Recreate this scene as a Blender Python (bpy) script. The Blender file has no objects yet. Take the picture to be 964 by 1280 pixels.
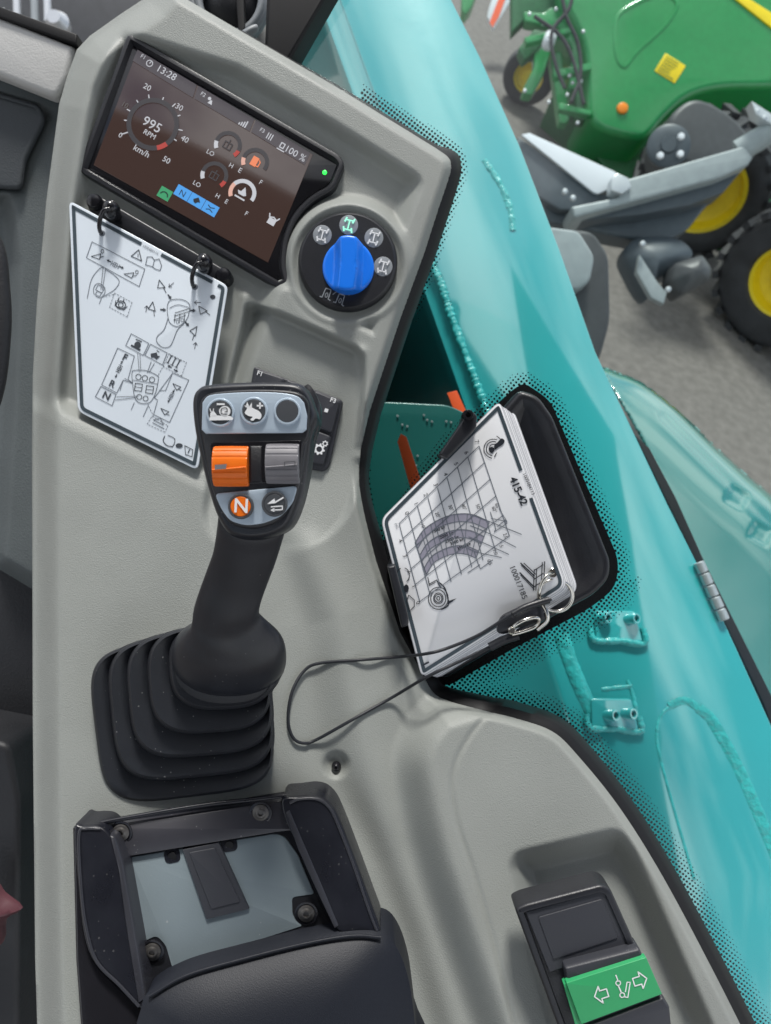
import bpy, bmesh, math, random
import numpy as np
from mathutils import Vector, Matrix
from mathutils.geometry import tessellate_polygon
R = math.radians
random.seed(7)
S = bpy.context.scene
COL = S.collection

# ------------------------------------------------------------------ camera
F, CX, CY = 960.0, 482.0, 640.0            # focal length and centre in pixels of the photograph
PITCH, ROLL, EYE = R(50), R(25), 2.15
fw = Vector((0, math.cos(PITCH), -math.sin(PITCH)))
rt = Vector((1, 0, 0)); up = rt.cross(fw)
cxv = rt * math.cos(ROLL) + up * math.sin(ROLL)
cyv = -rt * math.sin(ROLL) + up * math.cos(ROLL)
CAMM = Matrix((cxv, cyv, -fw)).transposed()
CAML = Vector((0, 0, EYE))
cam = bpy.data.cameras.new('camera'); camo = bpy.data.objects.new('camera', cam); COL.objects.link(camo)
camo.matrix_world = Matrix.Translation(CAML) @ CAMM.to_4x4()
cam.sensor_fit = 'HORIZONTAL'; cam.sensor_width = 36; cam.lens = 36 * F / 964
cam.clip_start = 0.02; cam.clip_end = 800
cam.dof.use_dof = True; cam.dof.focus_distance = 0.52; cam.dof.aperture_fstop = 14
S.camera = camo

# ------------------------------------------------------------------ sky and sun
SUN_EL, SUN_ROT = R(54), R(-38)
w = bpy.data.worlds.new("World"); S.world = w; w.use_nodes = True
nt = w.node_tree; nt.nodes.clear()
out = nt.nodes.new('ShaderNodeOutputWorld'); bg = nt.nodes.new('ShaderNodeBackground')
sky = nt.nodes.new('ShaderNodeTexSky'); sky.sky_type = 'NISHITA'; sky.sun_disc = False
sky.sun_elevation = SUN_EL; sky.sun_rotation = SUN_ROT; sky.air_density = 1.0; sky.dust_density = 1.5
tc = nt.nodes.new('ShaderNodeTexCoord')
nz = nt.nodes.new('ShaderNodeTexNoise'); nz.inputs['Scale'].default_value = 2.2; nz.inputs['Detail'].default_value = 7
cr = nt.nodes.new('ShaderNodeValToRGB'); cr.color_ramp.elements[0].position = .42; cr.color_ramp.elements[1].position = .60
mx = nt.nodes.new('ShaderNodeMixRGB'); mx.inputs[2].default_value = (11.5, 11.6, 11.8, 1)
nt.links.new(tc.outputs['Generated'], nz.inputs['Vector']); nt.links.new(nz.outputs['Fac'], cr.inputs['Fac'])
nt.links.new(cr.outputs['Color'], mx.inputs[0]); nt.links.new(sky.outputs[0], mx.inputs[1])
nt.links.new(mx.outputs[0], bg.inputs[0]); bg.inputs[1].default_value = 0.08
nt.links.new(bg.outputs[0], out.inputs[0])
sun = bpy.data.lights.new('sun', 'SUN'); sun.energy = 2.6; sun.angle = R(11); sun.color = (1, .97, .92)
suno = bpy.data.objects.new('sun', sun); COL.objects.link(suno)
sd = Vector((math.sin(SUN_ROT) * math.cos(SUN_EL), math.cos(SUN_ROT) * math.cos(SUN_EL), math.sin(SUN_EL)))
suno.rotation_euler = sd.to_track_quat('Z', 'Y').to_euler(); suno.location = (0, 0, 6)
S.view_settings.view_transform = 'Standard'; S.view_settings.look = 'None'
S.view_settings.exposure = 0.6; S.view_settings.gamma = 1.0
S.cycles.use_denoising = True
S.cycles.transparent_max_bounces = 16

# ------------------------------------------------------------------ helpers
def C3(px, py, d):                      # camera frame, metres
    return Vector(((px - CX) / F * d, (CY - py) / F * d, -d))
def W(v):                               # camera frame -> world
    return CAML + CAMM @ v
def P(px, py, d): return W(C3(px, py, d))
def dv(d, px, py): return d(px, py) if callable(d) else d
def plane(a, b=0., c=0., x0=0., y0=0.): return lambda px, py: a + b * (px - x0) + c * (py - y0)
def ground_depth(px, py, z=0.):
    v = CAMM @ C3(px, py, 1.0)
    return (z - EYE) / v.z

def srgb(r, g, b):
    f = lambda c: (c / 255) / 12.92 if c <= 10 else ((c / 255 + .055) / 1.055) ** 2.4
    return (f(r), f(g), f(b), 1)

def mat(name, col, rough=.5, metal=0., spec=.5, coat=0., emit=None, es=1., bump=None, vary=.0, vscale=30., dust=0., ior=None, coat_ior=1.5, coat_rough=.05, rvary=0.):
    m = bpy.data.materials.new(name); m.use_nodes = True
    n = m.node_tree; b = n.nodes['Principled BSDF']; L = n.links
    b.inputs['Base Color'].default_value = col; b.inputs['Roughness'].default_value = rough
    b.inputs['Metallic'].default_value = metal; b.inputs['Specular IOR Level'].default_value = spec
    b.inputs['Coat Weight'].default_value = coat; b.inputs['Coat Roughness'].default_value = coat_rough; b.inputs['Coat IOR'].default_value = coat_ior
    if ior: b.inputs['IOR'].default_value = ior
    if emit: b.inputs['Emission Color'].default_value = emit; b.inputs['Emission Strength'].default_value = es
    t = n.nodes.new('ShaderNodeTexCoord')
    cur = None
    if vary:
        a = n.nodes.new('ShaderNodeTexNoise'); a.inputs['Scale'].default_value = vscale; a.inputs['Detail'].default_value = 5
        L.new(t.outputs['Object'], a.inputs['Vector'])
        mr = n.nodes.new('ShaderNodeMapRange'); mr.inputs[1].default_value = .3; mr.inputs[2].default_value = .7
        mr.inputs[3].default_value = 1 - vary; mr.inputs[4].default_value = 1 + vary
        L.new(a.outputs['Fac'], mr.inputs[0])
        mm = n.nodes.new('ShaderNodeMixRGB'); mm.blend_type = 'MULTIPLY'; mm.inputs[0].default_value = 1; mm.inputs[1].default_value = col
        L.new(mr.outputs[0], mm.inputs[2]); L.new(mm.outputs[0], b.inputs['Base Color']); cur = mm.outputs[0]
        if rvary:
            m2 = n.nodes.new('ShaderNodeMapRange'); m2.inputs[1].default_value = .3; m2.inputs[2].default_value = .7
            m2.inputs[3].default_value = max(.02, rough - rvary); m2.inputs[4].default_value = rough + rvary
            L.new(a.outputs['Fac'], m2.inputs[0]); L.new(m2.outputs[0], b.inputs['Roughness'])
    if dust:
        v = n.nodes.new('ShaderNodeTexVoronoi'); v.inputs['Scale'].default_value = 210
        L.new(t.outputs['Object'], v.inputs['Vector'])
        a = n.nodes.new('ShaderNodeTexNoise'); a.inputs['Scale'].default_value = 55; a.inputs['Detail'].default_value = 2
        L.new(t.outputs['Object'], a.inputs['Vector'])
        ma = n.nodes.new('ShaderNodeMath'); ma.operation = 'MULTIPLY_ADD'; ma.inputs[1].default_value = .45; ma.inputs[2].default_value = -.175 
        L.new(a.outputs['Fac'], ma.inputs[0])
        lt = n.nodes.new('ShaderNodeMath'); lt.operation = 'LESS_THAN'
        L.new(v.outputs['Distance'], lt.inputs[0]); L.new(ma.outputs[0], lt.inputs[1])
        mu = n.nodes.new('ShaderNodeMath'); mu.operation = 'MULTIPLY'; mu.inputs[1].default_value = dust
        L.new(lt.outputs[0], mu.inputs[0])
        mm = n.nodes.new('ShaderNodeMixRGB'); mm.inputs[1].default_value = col; mm.inputs[2].default_value = (.5, .5, .48, 1)
        if cur: L.new(cur, mm.inputs[1])
        L.new(mu.outputs[0], mm.inputs[0]); L.new(mm.outputs[0], b.inputs['Base Color'])
    if bump:
        sc, st, kind = bump
        if kind == 'leather':
            a = n.nodes.new('ShaderNodeTexVoronoi'); a.inputs['Scale'].default_value = sc; a.feature = 'SMOOTH_F1'; o = a.outputs['Distance']
            ns = n.nodes.new('ShaderNodeTexNoise'); ns.inputs['Scale'].default_value = sc * .8; ns.inputs['Detail'].default_value = 4
            L.new(t.outputs['Object'], ns.inputs['Vector'])
            ad = n.nodes.new('ShaderNodeMath'); ad.operation = 'ADD'
            L.new(o, ad.inputs[0]); L.new(ns.outputs['Fac'], ad.inputs[1]); L.new(t.outputs['Object'], a.inputs['Vector']); o = ad.outputs[0]
        else:
            a = n.nodes.new('ShaderNodeTexNoise'); a.inputs['Scale'].default_value = sc; a.inputs['Detail'].default_value = 6
            L.new(t.outputs['Object'], a.inputs['Vector']); o = a.outputs['Fac']
        bp = n.nodes.new('ShaderNodeBump'); bp.inputs['Strength'].default_value = st; bp.inputs['Distance'].default_value = .0006 if sc > 100 else .01
        L.new(o, bp.inputs['Height']); L.new(bp.outputs[0], b.inputs['Normal'])
    return m

def props(o, label=None, cat=None, group=None, kind=None):
    if label: o['label'] = label
    if cat: o['category'] = cat
    if group: o['group'] = group
    if kind: o['kind'] = kind
    return o
def thing(name, loc, label, cat, group=None):
    o = bpy.data.objects.new(name, None); o.empty_display_size = .02; COL.objects.link(o); o.location = loc
    return props(o, label, cat, group)
def origin(o):
    v = Vector((0, 0, 0))
    while o is not None: v = v + o.location; o = o.parent
    return v
def link(name, me, m, parent=None, loc=None, smooth=40):
    """me has world coordinates; store relative to the object's origin"""
    o = bpy.data.objects.new(name, me); COL.objects.link(o)
    if parent is not None: o.parent = parent; off = origin(parent)
    else:
        n = len(me.vertices); co = np.empty(n * 3); me.vertices.foreach_get('co', co)
        off = Vector(co.reshape(-1, 3).mean(0)) if loc is None else Vector(loc); o.location = off
    me.transform(Matrix.Translation(-off))
    for mm in (m if isinstance(m, (list, tuple)) else [m]): me.materials.append(mm)
    if smooth is not None:
        me.polygons.foreach_set('use_smooth', [True] * len(me.polygons))
        me.set_sharp_from_angle(angle=R(smooth))
    return o
def mesh(verts, faces, fix=True):
    me = bpy.data.meshes.new('m'); me.from_pydata([tuple(v) for v in verts], [], faces); me.validate()
    if fix:
        bm = bmesh.new(); bm.from_mesh(me); bmesh.ops.remove_doubles(bm, verts=bm.verts, dist=1e-6)
        bmesh.ops.recalc_face_normals(bm, faces=bm.faces); bm.to_mesh(me); bm.free()
    me.update(); return me

def rounded(pts, r, n=5):
    """round the corners of a pixel polygon; r number or list"""
    out = []; N = len(pts)
    for i, p in enumerate(pts):
        rr = r[i] if isinstance(r, (list, tuple)) else r
        p = Vector(p); a = Vector(pts[i - 1]); b = Vector(pts[(i + 1) % N])
        u, v = a - p, b - p; lu, lv = u.length, v.length
        if rr <= 0 or lu < 1e-6 or lv < 1e-6: out.append(tuple(p)); continue
        t = min(rr, lu * .45, lv * .45); s = p + u.normalized() * t; e = p + v.normalized() * t
        for k in range(n + 1):
            q = k / n; out.append(tuple(s * (1 - q) ** 2 + p * 2 * q * (1 - q) + e * q * q))
    return out
def area(pts): return .5 * sum(pts[i - 1][0] * pts[i][1] - pts[i][0] * pts[i - 1][1] for i in range(len(pts)))
def inset(pts, k):
    """move every point inward by k pixels"""
    N = len(pts); sgn = 1 if area(pts) > 0 else -1; out = []
    for i in range(N):
        a, p, b = Vector(pts[i - 1]), Vector(pts[i]), Vector(pts[(i + 1) % N])
        e1, e2 = (p - a), (b - p)
        if e1.length < 1e-9: e1 = e2
        if e2.length < 1e-9: e2 = e1
        e1.normalize(); e2.normalize()
        n1 = Vector((-e1.y, e1.x)) * sgn; n2 = Vector((-e2.y, e2.x)) * sgn
        n = n1 + n2; L = n.length
        n = n1 if L < .3 else n / L * min(1 / max(L / 2, .4), 1.6)
        out.append((p.x + n.x * k, p.y + n.y * k))
    return out
def spline(pts, n=8, closed=False):
    """Catmull-Rom through points of any dimension"""
    A = [np.array(p, float) for p in pts]; N = len(A); out = []
    for i in range(N if closed else N - 1):
        if closed: a, b, c, d = A[i - 1], A[i], A[(i + 1) % N], A[(i + 2) % N]
        else: b, c = A[i], A[i + 1]; a = A[i - 1] if i else 2 * b - c; d = A[i + 2] if i + 2 < N else 2 * c - b
        for k in range(n):
            t = k / n
            out.append(tuple(.5 * (2 * b + (c - a) * t + (2 * a - 5 * b + 4 * c - d) * t * t + (3 * b - a - 3 * c + d) * t ** 3)))
    if not closed: out.append(tuple(A[-1]))
    return out
def arc(cx, cy, r, a0, a1, n=14, ry=None):
    ry = r if ry is None else ry
    return [(cx + r * math.cos(R(a0 + (a1 - a0) * k / n)), cy + ry * math.sin(R(a0 + (a1 - a0) * k / n))) for k in range(n + 1)]
def circ(cx, cy, r, n=24, ry=None): return arc(cx, cy, r, 0, 360, n, ry)[:-1]

def loftw(rings, cap0=False, cap1=False, closed=True):
    """rings of world points -> mesh"""
    n = len(rings[0]); V = [p for r in rings for p in r]; Fc = []
    for i in range(len(rings) - 1):
        for k in range(n if closed else n - 1):
            a, b = i * n + k, i * n + (k + 1) % n; Fc.append((a, b, b + n, a + n))
    for flag, i in ((cap0, 0), (cap1, len(rings) - 1)):
        if flag:
            pts = [CAMM.transposed() @ Vector(p) for p in rings[i]]
            for t in tessellate_polygon([pts]): Fc.append(tuple(i * n + j for j in t))
    return mesh(V, Fc)
def slab(name, poly, d, t, m, parent=None, bev=1.5, bd=None, r=0, back=True, smooth=40, nb=3, dish=None, **kw):
    """polygon (pixels of the photo) at depth d, solid to thickness t behind it, rounded front edge.
    bev = bevel in px, bd = bevel depth in m, dish = (px, m) sunk front inside a rim"""
    poly = [tuple(p) for p in poly]
    if r: poly = rounded(poly, r)
    dm = sum(dv(d, *p) for p in poly) / len(poly)
    bd = bev * dm / F if bd is None else bd
    def ring(ins, dz):
        q = inset(poly, ins) if ins else poly
        return [W(C3(x, y, dv(d, x, y)) - Vector((0, 0, dz))) for x, y in q]
    rings = []
    if back: rings.append(ring(0, t))
    if bev:
        for k in range(nb + 1):
            a = k / nb * math.pi / 2
            rings.append(ring(bev * (1 - math.cos(a)), bd * (1 - math.sin(a))))
    else: rings.append(ring(0, 0))
    if dish:
        rings.append(ring(bev + dish[0], 0)); rings.append(ring(bev + dish[0] + dish[2] if len(dish) > 2 else bev + dish[0] + 1, dish[1]))
    me = loftw(rings, cap0=back, cap1=True)
    return link(name, me, m, parent, smooth=smooth, **kw)
def dome(name, poly, d, bulge, m, parent=None, t=.01, n=8, c=None, power=2., r=0, smooth=50):
    """pillow: rings shrink to the centre and rise by bulge metres"""
    if r: poly = rounded(poly, r)
    c = c or (sum(p[0] for p in poly) / len(poly), sum(p[1] for p in poly) / len(poly))
    rings = [[W(C3(x, y, dv(d, x, y)) - Vector((0, 0, t))) for x, y in poly]]
    for k in range(n + 1):
        s = 1 - k / n * .98; h = bulge * (1 - s ** power)
        q = [(c[0] + (x - c[0]) * s, c[1] + (y - c[1]) * s) for x, y in poly]
        rings.append([W(C3(x, y, dv(d, x, y)) + Vector((0, 0, h))) for x, y in q])
    return link(name, loftw(rings, cap0=True, cap1=True), m, parent, smooth=smooth)
def tube_mesh(pts, rad, n=8, closed=False, flat=1., jit=0.):
    """pts world; rad number or list"""
    pts = [Vector(p) for p in pts]; N = len(pts); rings = []
    ref = -fw
    for i, p in enumerate(pts):
        a = pts[i - 1] if (i or closed) else p; b = pts[(i + 1) % N] if (i < N - 1 or closed) else p
        t = (b - a).normalized(); s = t.cross(ref)
        if s.length < 1e-3: s = t.cross(Vector((1, 0, 0)))
        s.normalize(); u = s.cross(t).normalized()
        r_ = rad[i] if isinstance(rad, (list, tuple)) else rad
        if jit: r_ *= 1 + random.uniform(-jit, jit)
        rings.append([p + (s * math.cos(2 * math.pi * k / n) + u * math.sin(2 * math.pi * k / n) * flat) * r_ for k in range(n)])
    if closed: rings.append(rings[0])
    return loftw(rings, cap0=not closed, cap1=not closed)
def tube(name, pts, rad, m, parent=None, **kw): return link(name, tube_mesh(pts, rad, **kw), m, parent, smooth=60)
def lathe(name, c, axis, prof, m, parent=None, n=32, smooth=35, cap=(True, True)):
    """c world point, axis world vector, prof [(radius, height)]"""
    axis = Vector(axis).normalized(); s = axis.orthogonal().normalized(); u = axis.cross(s)
    rings = [[c + axis * h + (s * math.cos(2 * math.pi * k / n) + u * math.sin(2 * math.pi * k / n)) * max(r, 1e-5) for k in range(n)] for r, h in prof]
    V = [p for r in rings for p in r]; Fc = []
    for i in range(len(rings) - 1):
        for k in range(n):
            a, b = i * n + k, i * n + (k + 1) % n; Fc.append((a, b, b + n, a + n))
    if cap[0]: Fc.append(tuple(range(n)))
    if cap[1]: Fc.append(tuple((len(rings) - 1) * n + k for k in range(n)))
    return link(name, mesh(V, Fc), m, parent, smooth=smooth)
def flats(name, polys, d, m, parent=None, lift=.0004, kind=None, label=None):
    """flat print: pixel polygons lifted off the surface d"""
    V, Fc = [], []
    for q in polys:
        b = len(V); pts = [C3(x, y, dv(d, x, y) - lift) for x, y in q]; V += [W(p) for p in pts]
        if len(q) <= 4: Fc.append(tuple(range(b, b + len(q))))
        else:
            for t in tessellate_polygon([[Vector((x, y, 0)) for x, y in q]]): Fc.append(tuple(b + j for j in t))
    o = link(name, mesh(V, Fc, fix=False), m, parent, smooth=None)
    return props(o, label, kind=kind)
def ribbon(pl, w, closed=False):
    """polyline -> quads of width w px"""
    if closed: pl = list(pl) + [pl[0]]
    out = []
    for a, b in zip(pl, pl[1:]):
        a, b = Vector(a), Vector(b); t = b - a
        if t.length < 1e-6: continue
        t.normalize(); n = Vector((-t.y, t.x)) * w / 2; e = t * w * .25
        out.append([tuple(a - e + n), tuple(b + e + n), tuple(b + e - n), tuple(a - e - n)])
    return out
def dashed(pl, w, on=2.2, off=1.8, closed=False):
    if closed: pl = list(pl) + [pl[0]]
    out = []
    for a, b in zip(pl, pl[1:]):
        a, b = Vector(a), Vector(b); L = (b - a).length; t = (b - a) / max(L, 1e-6); s = 0
        while s < L: out += ribbon([a + t * s, a + t * min(s + on, L)], w); s += on + off
    return out
_tc = {}
def text(name, s, px, py, ang, size, d, m, parent=None, lift=.0005, align='CENTER', sx=1., bold=0.):
    """lettering as flat mesh; (px, py) centre, ang degrees clockwise in the picture, size px"""
    key = (s, align, bold)
    if key not in _tc:
        cu = bpy.data.curves.new('t', 'FONT'); cu.body = s; cu.align_x = align; cu.align_y = 'CENTER'; cu.resolution_u = 3; cu.offset = bold
        o = bpy.data.objects.new('t', cu); me = bpy.data.meshes.new_from_object(o)
        _tc[key] = ([v.co.copy() for v in me.vertices], [tuple(p.vertices) for p in me.polygons])
        bpy.data.objects.remove(o)
    vs, fs = _tc[key]; ca, sa = math.cos(R(ang)), math.sin(R(ang)); V = []
    for v in vs:
        x, y = v.x * size * sx, -v.y * size
        X, Y = px + x * ca - y * sa, py + x * sa + y * ca
        V.append(P(X, Y, dv(d, X, Y) - lift))
    return link(name, mesh(V, fs, fix=False), m, parent, smooth=None)
def loc2(cx, cy, ang, pts, s=1.):
    """local picture coordinates (x right, y down, rotated by ang) -> pixels"""
    ca, sa = math.cos(R(ang)), math.sin(R(ang))
    return [(cx + (x * ca - y * sa) * s, cy + (x * sa + y * ca) * s) for x, y in pts]

# numpy fields
def sdpoly(X, Y, poly):
    d = np.full(X.shape, 1e9); ins = np.zeros(X.shape, bool); n = len(poly)
    for i in range(n):
        ax, ay = poly[i - 1]; bx, by = poly[i]
        ex, ey = bx - ax, by - ay; L = ex * ex + ey * ey + 1e-9
        t = np.clip(((X - ax) * ex + (Y - ay) * ey) / L, 0, 1)
        d = np.minimum(d, np.hypot(X - ax - t * ex, Y - ay - t * ey))
        c = ((ay > Y) != (by > Y)) & (X < (bx - ax) * (Y - ay) / ((by - ay) if by != ay else 1e-9) + ax)
        ins ^= c
    return np.where(ins, d, -d)
def sdline(X, Y, pl):
    d = np.full(X.shape, 1e9)
    for (ax, ay), (bx, by) in zip(pl, pl[1:]):
        ex, ey = bx - ax, by - ay; L = ex * ex + ey * ey + 1e-9
        t = np.clip(((X - ax) * ex + (Y - ay) * ey) / L, 0, 1)
        d = np.minimum(d, np.hypot(X - ax - t * ex, Y - ay - t * ey))
    return d
def ss(a, b, x):
    t = np.clip((x - a) / (b - a), 0, 1); return t * t * (3 - 2 * t)
def nearest(X, Y, poly):
    bd_2 = np.full(X.shape, 1e9); NX = X.copy(); NY = Y.copy()
    for (ax, ay), (bx, by) in zip([poly[-1]] + list(poly[:-1]), poly):
        ex, ey = bx - ax, by - ay; L = ex * ex + ey * ey + 1e-9
        t = np.clip(((X - ax) * ex + (Y - ay) * ey) / L, 0, 1); qx, qy = ax + t * ex, ay + t * ey; d = np.hypot(X - qx, Y - qy)
        k = d < bd_2; bd_2 = np.where(k, d, bd_2); NX = np.where(k, qx, NX); NY = np.where(k, qy, NY)
    return NX, NY
def field(name, x0, x1, y0, y1, step, fn, m, parent=None):
    """fn(X, Y) -> (depth, keep)"""
    xs = np.arange(x0, x1 + step, step, float); ys = np.arange(y0, y1 + step, step, float)
    X, Y = np.meshgrid(xs, ys); D, K, X, Y = fn(X, Y)
    cam3 = np.stack([(X - CX) / F * D, (CY - Y) / F * D, -D], -1).reshape(-1, 3)
    Wd = cam3 @ np.array(CAMM).T + np.array(CAML)
    ny, nx = X.shape; idx = np.arange(nx * ny).reshape(ny, nx)
    q = np.stack([idx[:-1, :-1], idx[1:, :-1], idx[1:, 1:], idx[:-1, 1:]], -1).reshape(-1, 4)
    Kf = K.reshape(-1); q = q[Kf[q].all(1)]
    used = np.unique(q); remap = -np.ones(nx * ny, int); remap[used] = np.arange(len(used)); q = remap[q]
    me = bpy.data.meshes.new('m'); me.from_pydata(Wd[used].tolist(), [], q.tolist()); me.update()
    return link(name, me, m, parent, smooth=None if False else 180)

# ------------------------------------------------------------------ materials
M = {}
M['grey'] = mat('console_grey', (.26, .274, .258, 1), .5, spec=.4, rvary=.06, bump=(1250, .36, 'leather'), vary=.04, vscale=18)
M['grey2'] = mat('dash_grey', (.10, .115, .118, 1), .6, spec=.35, bump=(700, .4, 'leather'), vary=.05)
M['ledge'] = mat('ledge_grey', (.46, .46, .45, 1), .5, spec=.4, bump=(700, .3, 'leather'))
M['blk'] = mat('black_plastic', (.014, .015, .019, 1), .38, spec=.5, bump=(900, .2, 'noise'), vary=.15, vscale=60)
M['blk2'] = mat('black_gloss', (.012, .012, .015, 1), .2, spec=.5, vary=.1)
M['rub'] = mat('black_rubber', (.016, .018, .023, 1), .46, spec=.4, dust=.25, vary=.12, vscale=40, bump=(1200, .15, 'noise'))
M['grip'] = mat('grip_plastic', (.013, .015, .021, 1), .36, spec=.5, dust=.2, rvary=.07, vary=.1, vscale=50, bump=(1500, .12, 'noise'))
M['frame'] = mat('tray_black', (.010, .011, .016, 1), .3, spec=.5, dust=.08, vary=.1, vscale=50, rvary=.05)
M['pad'] = mat('armrest_pad', (.010, .012, .018, 1), .5, spec=.3, bump=(1500, .14, 'leather'), dust=.0)
M['gasket'] = mat('gasket_rubber', (.006, .006, .007, 1), .55, spec=.3)
M['frit'] = mat('frit_black', (.006, .007, .008, 1), .25)
M['plate'] = mat('tray_plate_grey', (.175, .215, .235, 1), .35, metal=0., spec=.5, dust=.3, vary=.04, bump=(900, .12, 'noise'))
M['dgrey'] = mat('dark_grey_key', (.035, .037, .045, 1), .45, spec=.4, bump=(1200, .2, 'noise'))
M['mgrey'] = mat('roller_grey', (.19, .185, .20, 1), .45, vary=.08, vscale=90)
M['btn'] = mat('button_grey', (.065, .07, .078, 1), .4)
M['silver'] = mat('button_panel_silver', (.46, .55, .64, 1), .3, metal=.1, vary=.03)
M['white'] = mat('print_white', (.8, .81, .82, 1), .4)
M['orange'] = mat('roller_orange', (.86, .17, .008, 1), .38, vary=.06, vscale=90)
M['card'] = mat('laminated_card', (.66, .72, .78, 1), .22, spec=.5, vary=.015, vscale=12)
M['card2'] = mat('white_plastic_card', (.83, .84, .86, 1), .25, spec=.5, vary=.015, vscale=12)
M['ink'] = mat('ink_dark', (.028, .032, .04, 1), .3)
M['ink1'] = mat('ink_soft_dark', (.06, .068, .08, 1), .3)
M['inkg'] = mat('ink_grey', (.16, .18, .21, 1), .3)
M['border'] = mat('card_border_slate', (.055, .075, .09, 1), .3)
M['band'] = mat('chart_band', (.33, .32, .39, 1), .3)
M['band2'] = mat('chart_band_pale', (.55, .55, .58, 1), .3)
M['steel'] = mat('bright_steel', (.62, .6, .55, 1), .22, metal=1., vary=.1)
M['screw'] = mat('screw_steel', (.11, .105, .10, 1), .45, metal=.7, vary=.2, vscale=200)
M['blue'] = mat('knob_blue', (.008, .19, .86, 1), .32, spec=.5)
M['green_sw'] = mat('switch_green', (.03, .33, .12, 1), .4, vary=.05)
M['icondisc'] = mat('icon_disc', (.24, .26, .28, 1), .5)
M['lcd'] = mat('lcd_glass', (.012, .010, .010, 1), .10, spec=.6, emit=(.055, .030, .024, 1), es=.55, coat=.5, coat_ior=1.6)
M['bezel'] = mat('bezel_glass', (.008, .008, .010, 1), .12, spec=.6)
def em(n, c, s): M[n] = mat(n, (.02, .02, .02, 1), .3, emit=c, es=s)
em('e_white', (.8, .82, .88, 1), .45); em('e_grey', (.45, .42, .42, 1), .14); em('e_dim', (.4, .36, .42, 1), .055)
em('e_red', (.8, .08, .06, 1), .35); em('e_orange', (1, .28, .12, 1), .55); em('e_blue', (.07, .36, .85, 1), .62)
em('e_green', (.05, .42, .18, 1), .5); em('e_led', (.03, 1, .08, 1), 1.6); em('e_cyan', (.35, 1, .72, 1), .8); em('e_peach', (.8, .45, .36, 1), .6)
em('e_bar', (.2, .17, .2, 1), .2)
M['teal'] = mat('boom_teal_paint', (.03, .42, .44, 1), .3, spec=.5, coat=1., coat_ior=2.35, coat_rough=.07, vary=.05, vscale=5, bump=(8, .10, 'noise'))
M['teal2'] = mat('boom_teal_weld', (.03, .42, .42, 1), .3, spec=.5, coat=.6, vary=.12, vscale=60, bump=(90, .5, 'noise'))
M['hood'] = mat('hood_green_paint', (.02, .21, .18, 1), .2, spec=.5, coat=1., coat_ior=2.4, coat_rough=.03)
M['red'] = mat('marker_red', (.95, .11, .02, 1), .5)
M['asph'] = mat('asphalt', (.165, .150, .140, 1), .9, spec=.2, vary=.16, vscale=22, bump=(85, .35, 'noise'))
M['jd'] = mat('tractor_green', (.012, .26, .065, 1), .3, coat=.6, vary=.06)
M['jd2'] = mat('tractor_green_dark', (.01, .12, .035, 1), .4, vary=.15)
M['yel'] = mat('rim_yellow', (.85, .62, .01, 1), .35, vary=.05)
M['tyre'] = mat('tyre_rubber', (.03, .03, .034, 1), .7, vary=.3, vscale=12, bump=(50, .3, 'noise'))
M['lg'] = mat('loader_grey', (.30, .33, .34, 1), .4, vary=.08)
M['ldk'] = mat('loader_dark_grey', (.07, .085, .10, 1), .45, vary=.1)
M['zinc'] = mat('zinc', (.6, .62, .64, 1), .35, metal=.6)
M['refl'] = mat('reflector_orange', (.9, .25, .01, 1), .3)
M['wht'] = mat('paint_white', (.75, .76, .8, 1), .35)
M['boot'] = mat('boot_rubber', (.21, .23, .25, 1), .5)
M['fender'] = mat('fender_plastic', (.06, .062, .066, 1), .45, vary=.1)
M['pink'] = mat('pink_wrap', (.10, .035, .045, 1), .4)
M['dark'] = mat('dark_trim', (.012, .013, .016, 1), .55, bump=(500, .3, 'leather'))
# window glass
g = bpy.data.materials.new('window_glass'); g.use_nodes = True; n_ = g.node_tree; n_.nodes.clear()
o_ = n_.nodes.new('ShaderNodeOutputMaterial'); tr = n_.nodes.new('ShaderNodeBsdfTransparent'); gl = n_.nodes.new('ShaderNodeBsdfGlossy')
tr.inputs[0].default_value = (.86, .96, .94, 1); gl.inputs['Roughness'].default_value = .10
fr = n_.nodes.new('ShaderNodeFresnel'); fr.inputs[0].default_value = 1.5; mi = n_.nodes.new('ShaderNodeMixShader')
n_.links.new(fr.outputs[0], mi.inputs[0]); n_.links.new(tr.outputs[0], mi.inputs[1]); n_.links.new(gl.outputs[0], mi.inputs[2]); n_.links.new(mi.outputs[0], o_.inputs[0])
M['glass'] = g

# ------------------------------------------------------------------ ground
me = mesh([(-60, -20, 0), (60, -20, 0), (60, 120, 0), (-60, 120, 0)], [(0, 1, 2, 3)])
props(link('ground', me, M['asph'], loc=(0, 0, 0), smooth=None), kind='structure', label='brown grey asphalt yard')

# ------------------------------------------------------------------ unseen cab roof, added and cut to darken reflections and steer light
rp = ((-1.25, -1.35), (.66, -1.35), (.66, 1.05), (-.02, 1.05), (-.02, .36), (-1.25, .36))
rv = [(x, y, z) for z in (2.66, 2.74) for x, y in rp]
roof = link('added_roof', mesh(rv, [(0, 1, 2, 3, 4, 5), (6, 7, 8, 9, 10, 11)] + [(k, (k + 1) % 6, (k + 1) % 6 + 6, k + 6) for k in range(6)]), mat('added_roof_grey', (.10, .095, .09, 1), .8), None, smooth=None)
props(roof, 'unseen grey cab roof, added and cut to darken glass and screen reflections', 'roof')
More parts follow.
